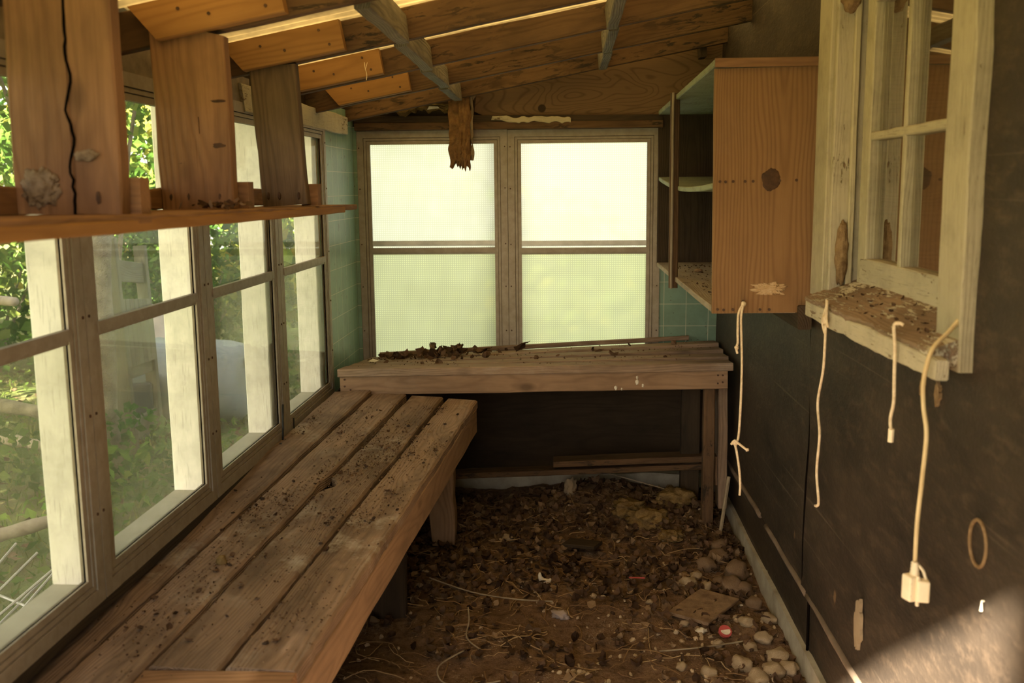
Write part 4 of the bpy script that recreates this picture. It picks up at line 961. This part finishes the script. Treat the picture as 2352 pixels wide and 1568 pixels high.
# flat pieces and lumps on the floor
tag(plank('flat_tile', (.42, 3.30, .015), (.56, 3.50, .02), .16, .012, M['stone_d'], wob=.004), 'flat brown slab lying on the dirt near the black wall', 'slab')
tag(plank('wood_scrap', (.0, 4.0, .03), (.13, 3.93, .045), .08, .015, M['dark'], wob=.004), 'small dark board scrap in the leaves under the back workbench', 'wood scrap')
for (x, y, r, lab, sd) in ((.36, 4.22, .085, 'large yellow fluffy insulation clump on the floor near the workbench leg', 3), (.28, 4.35, .07, 'yellow insulation clump behind the largest one', 8), (.44, 4.05, .05, 'small yellow insulation clump in front of the largest one', 14), (.50, 4.42, .08, 'brown insulation clump close beside the workbench leg', 21)):
    tag(blob('insulation_clump', (x, y, fh(x, y) + r * .25), (r, r * .8, r * .55), M['insul_y'], seed=sd, n=4, amp=.55, freq=2.2), lab, 'insulation clump')
tag(blob('rag_lump', (.02, 4.55, fh(.02, 4.55) + .03), (.03, .03, .045), M['paper'], seed=31, n=3, amp=.6, freq=2), 'pale crumpled lump against the concrete footing', 'crumpled paper')
for (x, y, r, mt, lab, nm, ct) in ((-.08, 3.62, .022, 'flake', 'white curled shell shape in the middle of the floor', 'curled_shell', 'shell'), (.53, 3.19, .022, 'red', 'small round red and white can end by the black wall', 'can_lid', 'lid'),
                       (.46, 3.24, .018, 'flake', 'white crumpled scrap beside the red lid', 'paper_scrap', 'paper scrap'), (-.02, 3.32, .03, 'red', 'pinkish crumpled scrap in the middle of the floor', 'paper_scrap', 'paper scrap')):
    if nm == 'can_lid':
        b = MB(); b.tube([(x, y, fh(x, y) + .012), (x + .002, y - .006, fh(x, y) + .020)], r, 20); o = b.build(nm, M[mt]); b = MB(); b.tube([(x + .002, y - .006, fh(x, y) + .0195), (x + .0022, y - .0066, fh(x, y) + .0212)], r * .75, 18); b.build('lid_face', M['flake'], o)
    elif nm == 'curled_shell':
        b = MB(); z = fh(x, y) + .02; b.tube(smooth_path([(x - .022, y, z + .03), (x - .02, y, z + .01), (x - .008, y, z - .004), (x + .012, y, z - .004), (x + .02, y, z + .006)]), .008, 8, rf=lambda t: .4 + 1.1 * math.sin(math.pi * t)); o = b.build(nm, M[mt], None, True)
    else:
        o = blob(nm, (x, y, fh(x, y) + r * .35), (r, r * .8, r * .5), M['flake'] if mt == 'flake' else M['tarp'], seed=x * 40, n=3, amp=.7, freq=2)
    tag(o, lab, ct)
# long curved roots in the foreground
for (pp, lab) in (([(-.33, 3.02, .03), (-.40, 2.92, .05), (-.38, 2.84, .03), (-.30, 2.80, .04), (-.2, 2.82, .03)], 'long curly pale root at the bottom centre of the floor'),
                  ([(-.52, 3.58, .06), (-.35, 3.50, .05), (-.18, 3.42, .04), (-.05, 3.42, .03)], 'thin straight stem lying across the dark floor beside the long bench'),
                  ([(-.34, 3.25, .09), (-.33, 3.18, .06), (-.33, 3.10, .03), (-.27, 3.02, .02)], 'upright bent stem beside a round brown leaf'),
                  ([(.3, 3.06, .03), (.45, 3.08, .03), (.6, 3.14, .03)], 'long pale stem among the stones near the black wall'),
                  ([(.12, 4.66, .12), (.3, 4.6, .09), (.52, 4.5, .06)], 'dark long twig lying on the litter under the back workbench')):
    b = MB(); b.tube(smooth_path([(x, y, fh(x, y) + z * .6) for x, y, z in pp]), .0028, 6); tag(b.build('dry_stem', M['pole'], None, True), lab, 'stem')
b = MB(); b.tube([(.24, 3.66, fh(.24, 3.66) + .025), (.30, 3.66, fh(.3, 3.66) + .02)], .003, 6); tag(b.build('orange_stick', M['red']), 'short bright orange stick lying on the dark litter', 'stick')
b = MB(); b.tube([(.66, 4.15, .02), (.70, 4.20, .26)], .008, 6); tag(b.build('thin_stake', M['pole']), 'thin stake leaning in the corner right of the workbench leg', 'stake')

# ================================================================== OUTSIDE, LEFT
PY = [2.045, 2.745, 3.43, 4.15, 1.33, .6]
pl = ['white painted square post outside, nearest in the picture', 'white painted square post outside, in front of the grey barrel', 'white painted square post outside with a long crack at its foot', 'white painted square post outside, at the far end of the windows',
      'white painted post outside the first window', 'white painted post outside by the doorway']
for i, y in enumerate(PY):
    tag(plank('wooden_post', (-1.097, y + .045, .64), (-1.097, y + .045, 1.84), .089, .089, M['postpaint'], up=(0, -1, 0), wob=.002), pl[i], 'post')
br = empty('plastic_barrel', (-2.4, 6.3, 0), 'blue grey plastic barrel lying on its side outside the windows', 'barrel')
def lathe_x(name, prof, c, mat, parent, n=40, rz=0, rad=None):
    vs = []; fs = []
    for (x, r) in prof:
        for k in range(n): a = 2 * math.pi * k / n; vs.append((x, math.cos(a) * r, math.sin(a) * r))
    for i in range(len(prof) - 1):
        for k in range(n): k2 = (k + 1) % n; fs.append((i*n+k, (i+1)*n+k, (i+1)*n+k2, i*n+k2))
    fs += [tuple(range(n)), tuple(reversed(range((len(prof)-1)*n, len(prof)*n)))]
    return mobj(name, vs, fs, mat, parent, Matrix.Translation(V(c)) @ Matrix.Rotation(rz, 4, 'Z'), True)
lathe_x('barrel_body', [(-.46, .12), (-.455, .21), (-.42, .255), (-.36, .27), (-.17, .275), (-.15, .285), (-.13, .275), (.12, .275), (.14, .285), (.16, .275), (.34, .27), (.41, .255), (.455, .205), (.46, .12)], (-2.55, 6.35, .262), M['barrel'], br, rz=-.08)
b = MB(); b.box((-3.02, 6.05, .30), (-2.96, 6.1, .42)); 
lathe_x('barrel_cap', [(0, .035), (.02, .035)], (-2.09, 6.31, .40), M['darkplastic'], br, 16)
# leaning wooden frame
fr_ = empty('slatted_rack', (-2.5, 5.6, 0), 'grey weathered slatted wooden rack leaning outside, left of the barrel', 'rack')
A0, A1 = V((-2.46, 5.35, 0)), V((-2.50, 5.33, 1.25)); B0, B1 = V((-2.72, 6.28, 0)), V((-2.80, 6.30, 1.10))
B0 = V((-2.50, 5.82, 0)); B1 = V((-2.55, 5.85, 1.18))
plank('upright', A0, A1, .09, .04, M['greyfence'], up=(0, -1, 0), parent=fr_, wob=.004); plank('upright', B0, B1, .07, .04, M['greyfence'], up=(0, -1, 0), parent=fr_, wob=.004)
for t, w in ((.12, .11), (.40, .10), (.86, .12)):
    plank('cross_rail', A0.lerp(A1, t), B0.lerp(B1, t), w, .03, M['greyfence'], up=(1, 0, 0), parent=fr_)
for k in range(7):
    u = .08 + .84 * k / 6; plank('slat', A0.lerp(B0, u) * .58 + A1.lerp(B1, u) * .42 + V((.03, 0, 0)), A0.lerp(B0, u) * .27 + A1.lerp(B1, u) * .73 + V((.03, 0, 0)), .055, .012, M['greyfence'], up=(1, 0, 0), parent=fr_)
tp = blob('folded_tarp', (-3.3, 7.5, .28), (.38, .4, .32), M['tarp'], seed=4, n=4, amp=.35); tag(tp, 'pinkish grey tarp heap behind the barrel outside', 'tarp')
tag(rbox('dark_crate', (-2.72, 5.9, .18), .35, .35, .36, M['darkplastic'], None, .03, .3), 'dark plastic tub behind the weathered wooden frame', 'tub')
def trunk(name, p0, p1, r, label, cat='tree trunk', bend=.1, mat=None):
    b = MB(); p0 = V(p0); p1 = V(p1); pp = []
    for i in range(14):
        t = i / 13; p = p0.lerp(p1, t); pp.append(p + V((bend * mnoise.noise(V((t * 2, p0.x, 0))), bend * mnoise.noise(V((t * 2, p0.y, 5))), 0)))
    b.tube(smooth_path(pp, 3), r, 14, rf=lambda t: (1.15 - .4 * t) * (1 + .08 * math.sin(t * 47)))
    return tag(b.build(name, mat or M['bark'], None, True), label, cat)
trunk('tree_trunk', (-2.42, 4.98, -.05), (-2.22, 5.0, 4.5), .055, 'slim rough barked tree trunk outside, just right of the nearest white post', bend=.05)
trunk('tree_trunk', (-3.7, 4.2, -.05), (-2.3, 4.6, 3.3), .09, 'thicker leaning tree trunk outside at the far left, above the shelf', bend=.15)
trunk('fence_pole', (-6.5, 7.5, .86), (-2.8, 4.9, .95), .03, 'horizontal grey fence pole outside at the far left', 'pole', .04, M['pole'])
trunk('fallen_log', (-5.5, 7.1, .12), (-2.75, 5.6, .16), .05, 'dark fallen log on the grass outside the nearest window', 'log', .05)
trunk('fallen_log', (-5.5, 6.7, .06), (-2.85, 5.35, .06), .04, 'pale thinner log lying in front of the dark one', 'log', .05, M['pole'])
st_ = trunk('cut_branch', (-3.0, 3.3, .02), (-2.13, 4.06, .12), .035, 'cut branch with a white sawn end, outside at the left edge', 'branch', .03, M['pole'])
b = MB(); b.tube([(-2.135, 4.055, .12), (-2.12, 4.07, .122)], .029, 12); b.build('sawn_end', M['cut'], st_)
wr_ = empty('wire_rack', (-2.0, 3.3, 0), 'bent galvanised wire rack on the grass at the lower left', 'wire rack')
for (p, q) in (((-2.15, 3.15, .02), (-2.03, 3.42, .22)), ((-2.08, 3.12, .02), (-1.93, 3.38, .2)), ((-2.0, 3.08, .02), (-1.83, 3.3, .17)), ((-1.95, 3.05, .02), (-1.86, 3.36, .15)), ((-1.9, 3.0, .02), (-1.80, 3.25, .18)), ((-2.2, 3.35, .10), (-1.82, 3.15, .08))):
    b = MB(); b.tube([p, q], .005, 6); b.build('wire', M['wire'], wr_)
# foliage
def crown(name, c, rad, n, size, mat, label, cat='shrub', grp=None, stem=True):
    o = empty(name, (c[0], c[1], 0), label, cat, grp); pts = []
    while len(pts) < n:
        p = V((R_.uniform(-1, 1), R_.uniform(-1, 1), R_.uniform(-1, 1))); l = p.length
        if l > 1 or l < .25: continue
        q = V((c[0] + p.x * rad[0], c[1] + p.y * rad[1], c[2] + p.z * rad[2]))
        if q.z < .02 or (rad[0] > .8 and mnoise.noise(q * 1.3) < -.18): continue
        pts.append(q)
    scatter_leaves('foliage', pts, size, mat, 1.2, .5, o, True)
    if stem:
        b = MB()
        for k in range(5):
            a = k * 1.26; b.tube(smooth_path([(c[0] + .05 * math.cos(a), c[1] + .05 * math.sin(a), -.03), (c[0] + rad[0] * .25 * math.cos(a), c[1] + rad[1] * .25 * math.sin(a), c[2] * .6), (c[0] + rad[0] * .6 * math.cos(a), c[1] + rad[1] * .6 * math.sin(a), c[2] + rad[2] * .4)]), .018, 5, rf=lambda t: 1.2 - t)
        b.build('stem', M['bark'], o)
    return o
CR = [((-5.2, 8.6, 1.3), (1.9, 1.6, 1.6), 4200, .15, 'leaf', 'leafy green bush behind the barrel'),
      ((-4.2, 10.5, 1.8), (2.2, 1.6, 2.2), 4200, .16, 'leaf2', 'yellow green bush far behind the barrel'),
      ((-5.6, 6.3, 1.2), (1.4, 1.4, 1.5), 3600, .13, 'leaf2', 'yellow green bush behind the fence pole at the left'),
      ((-7.6, 5.0, 1.8), (2.0, 2.4, 2.2), 3600, .16, 'leaf', 'wide green bush far left beyond the grass'),
      ((-8.5, 9.5, 2.6), (2.6, 3, 3.0), 4200, .2, 'leaf3', 'tall dark green thicket far behind the bushes'),
      ((-5.0, 13.5, 3), (4, 2, 3.4), 4200, .22, 'leaf', 'tall green thicket at the far end of the garden'),
      ((-3.3, 8.7, .8), (1.1, .9, .9), 2200, .12, 'leaf3', 'low dark green bush close behind the tarp heap'),
      ((-2.9, 5.9, 2.9), (1.2, 1.2, 1.1), 2600, .11, 'leaf', 'leafy branches hanging above the wooden frame'),
      ((-3.6, 4.0, 3.0), (1.3, 1.3, 1.2), 2200, .12, 'leaf', 'leafy branches of the thick tree at the far left')]
for (c, r, n_, s_, m_, lab) in CR: crown('leafy_bush' if c[2] < 2.5 else 'leafy_tree', c, r, int(n_ * 1.9), s_ * .66, M[m_], lab, 'bush' if c[2] < 2.5 else 'tree')
# low plants and grass by the wall
for (x, y, r, n_, lab) in ((-2.25, 4.9, .28, 260, 'nettle like green plant at the foot of the wooden frame'), (-2.15, 4.35, .25, 160, 'smaller leafy plant in the grass before the wooden frame'), (-3.1, 4.6, .5, 500, 'low leafy weeds outside the nearest window'),
                       (-2.0, 6.9, .4, 260, 'low weeds beside the barrel end'), (-3.3, 3.6, .5, 420, 'low leafy weeds at the far left edge')):
    crown('leafy_weed', (x, y, .18), (r, r, .25), n_, .06, M['leaf' if n_ != 260 else 'leaf3'], lab, 'weed', None, False)
pts = []; vs = []; fs = []; at = []
for _ in range(15000):
    x = R_.uniform(-5.5, -1.2); y = R_.uniform(1.5, 9.5)
    if mnoise.noise(V((x * 1.3, y * 1.3, 2))) < -.15 and R_.random() < .8: continue
    h = R_.uniform(.02, .08); a = R_.uniform(0, 6.28); w = .004 + .006 * R_.random(); d = V((math.cos(a), math.sin(a), 0)); t = V((R_.gauss(0, .03), R_.gauss(0, .03), h)); p = V((x, y, -.02)); b0 = len(vs)
    vs += [p - d * w, p + d * w, p + t]; fs.append((b0, b0 + 1, b0 + 2)); at.append(R_.random())
tag(mobj('grass_blades', vs, fs, M['grass'], attr=at), 'short grass and weeds on the ground outside', 'grass', kind='stuff')
pts = [(R_.uniform(-5, -1.2), R_.uniform(1.8, 8), .02 + .03 * R_.random()) for _ in range(3500)]
tag(scatter_leaves('ground_leaves', pts, .06, M['leaf'], .5, .5, None, True), 'low green leafy ground cover outside the windows', 'ground cover', kind='stuff')
pts = [(R_.uniform(-5, -1.2), R_.uniform(1.8, 8), .03) for _ in range(900)]
tag(scatter_leaves('fallen_leaves', pts, .06, M['dead'], .4, .5, None, True), 'fallen brown leaves in the grass outside', 'leaf litter', kind='stuff')
# unseen tree crowns added behind and to the left to block the sun
for (c, r, n_, lab) in (((-4.25, -2.2, 4.4), (1.45, 2.9, 1.3), 9500, 'unseen tree crown added to keep the sun off the windows'), ((-4.7, 1.9, 4.0), (1.6, 2.4, 1.4), 5000, 'unseen tree crown added to shade the barrel and rack outside')):
    crown('added_shade_tree', c, r, n_, .2, M['leaf'], lab, 'tree')
# lighter growth behind the back wall
crown('leafy_bush', (-1.0, 8.4, .7), (2.0, .8, .9), 2600, .13, M['leaf2'], 'low yellow green bush behind the frosted windows', 'bush')
crown('leafy_bush', (2.6, 9.0, .8), (1.6, .8, .9), 1500, .13, M['leaf2'], 'low yellow green bush behind the right frosted window', 'bush')
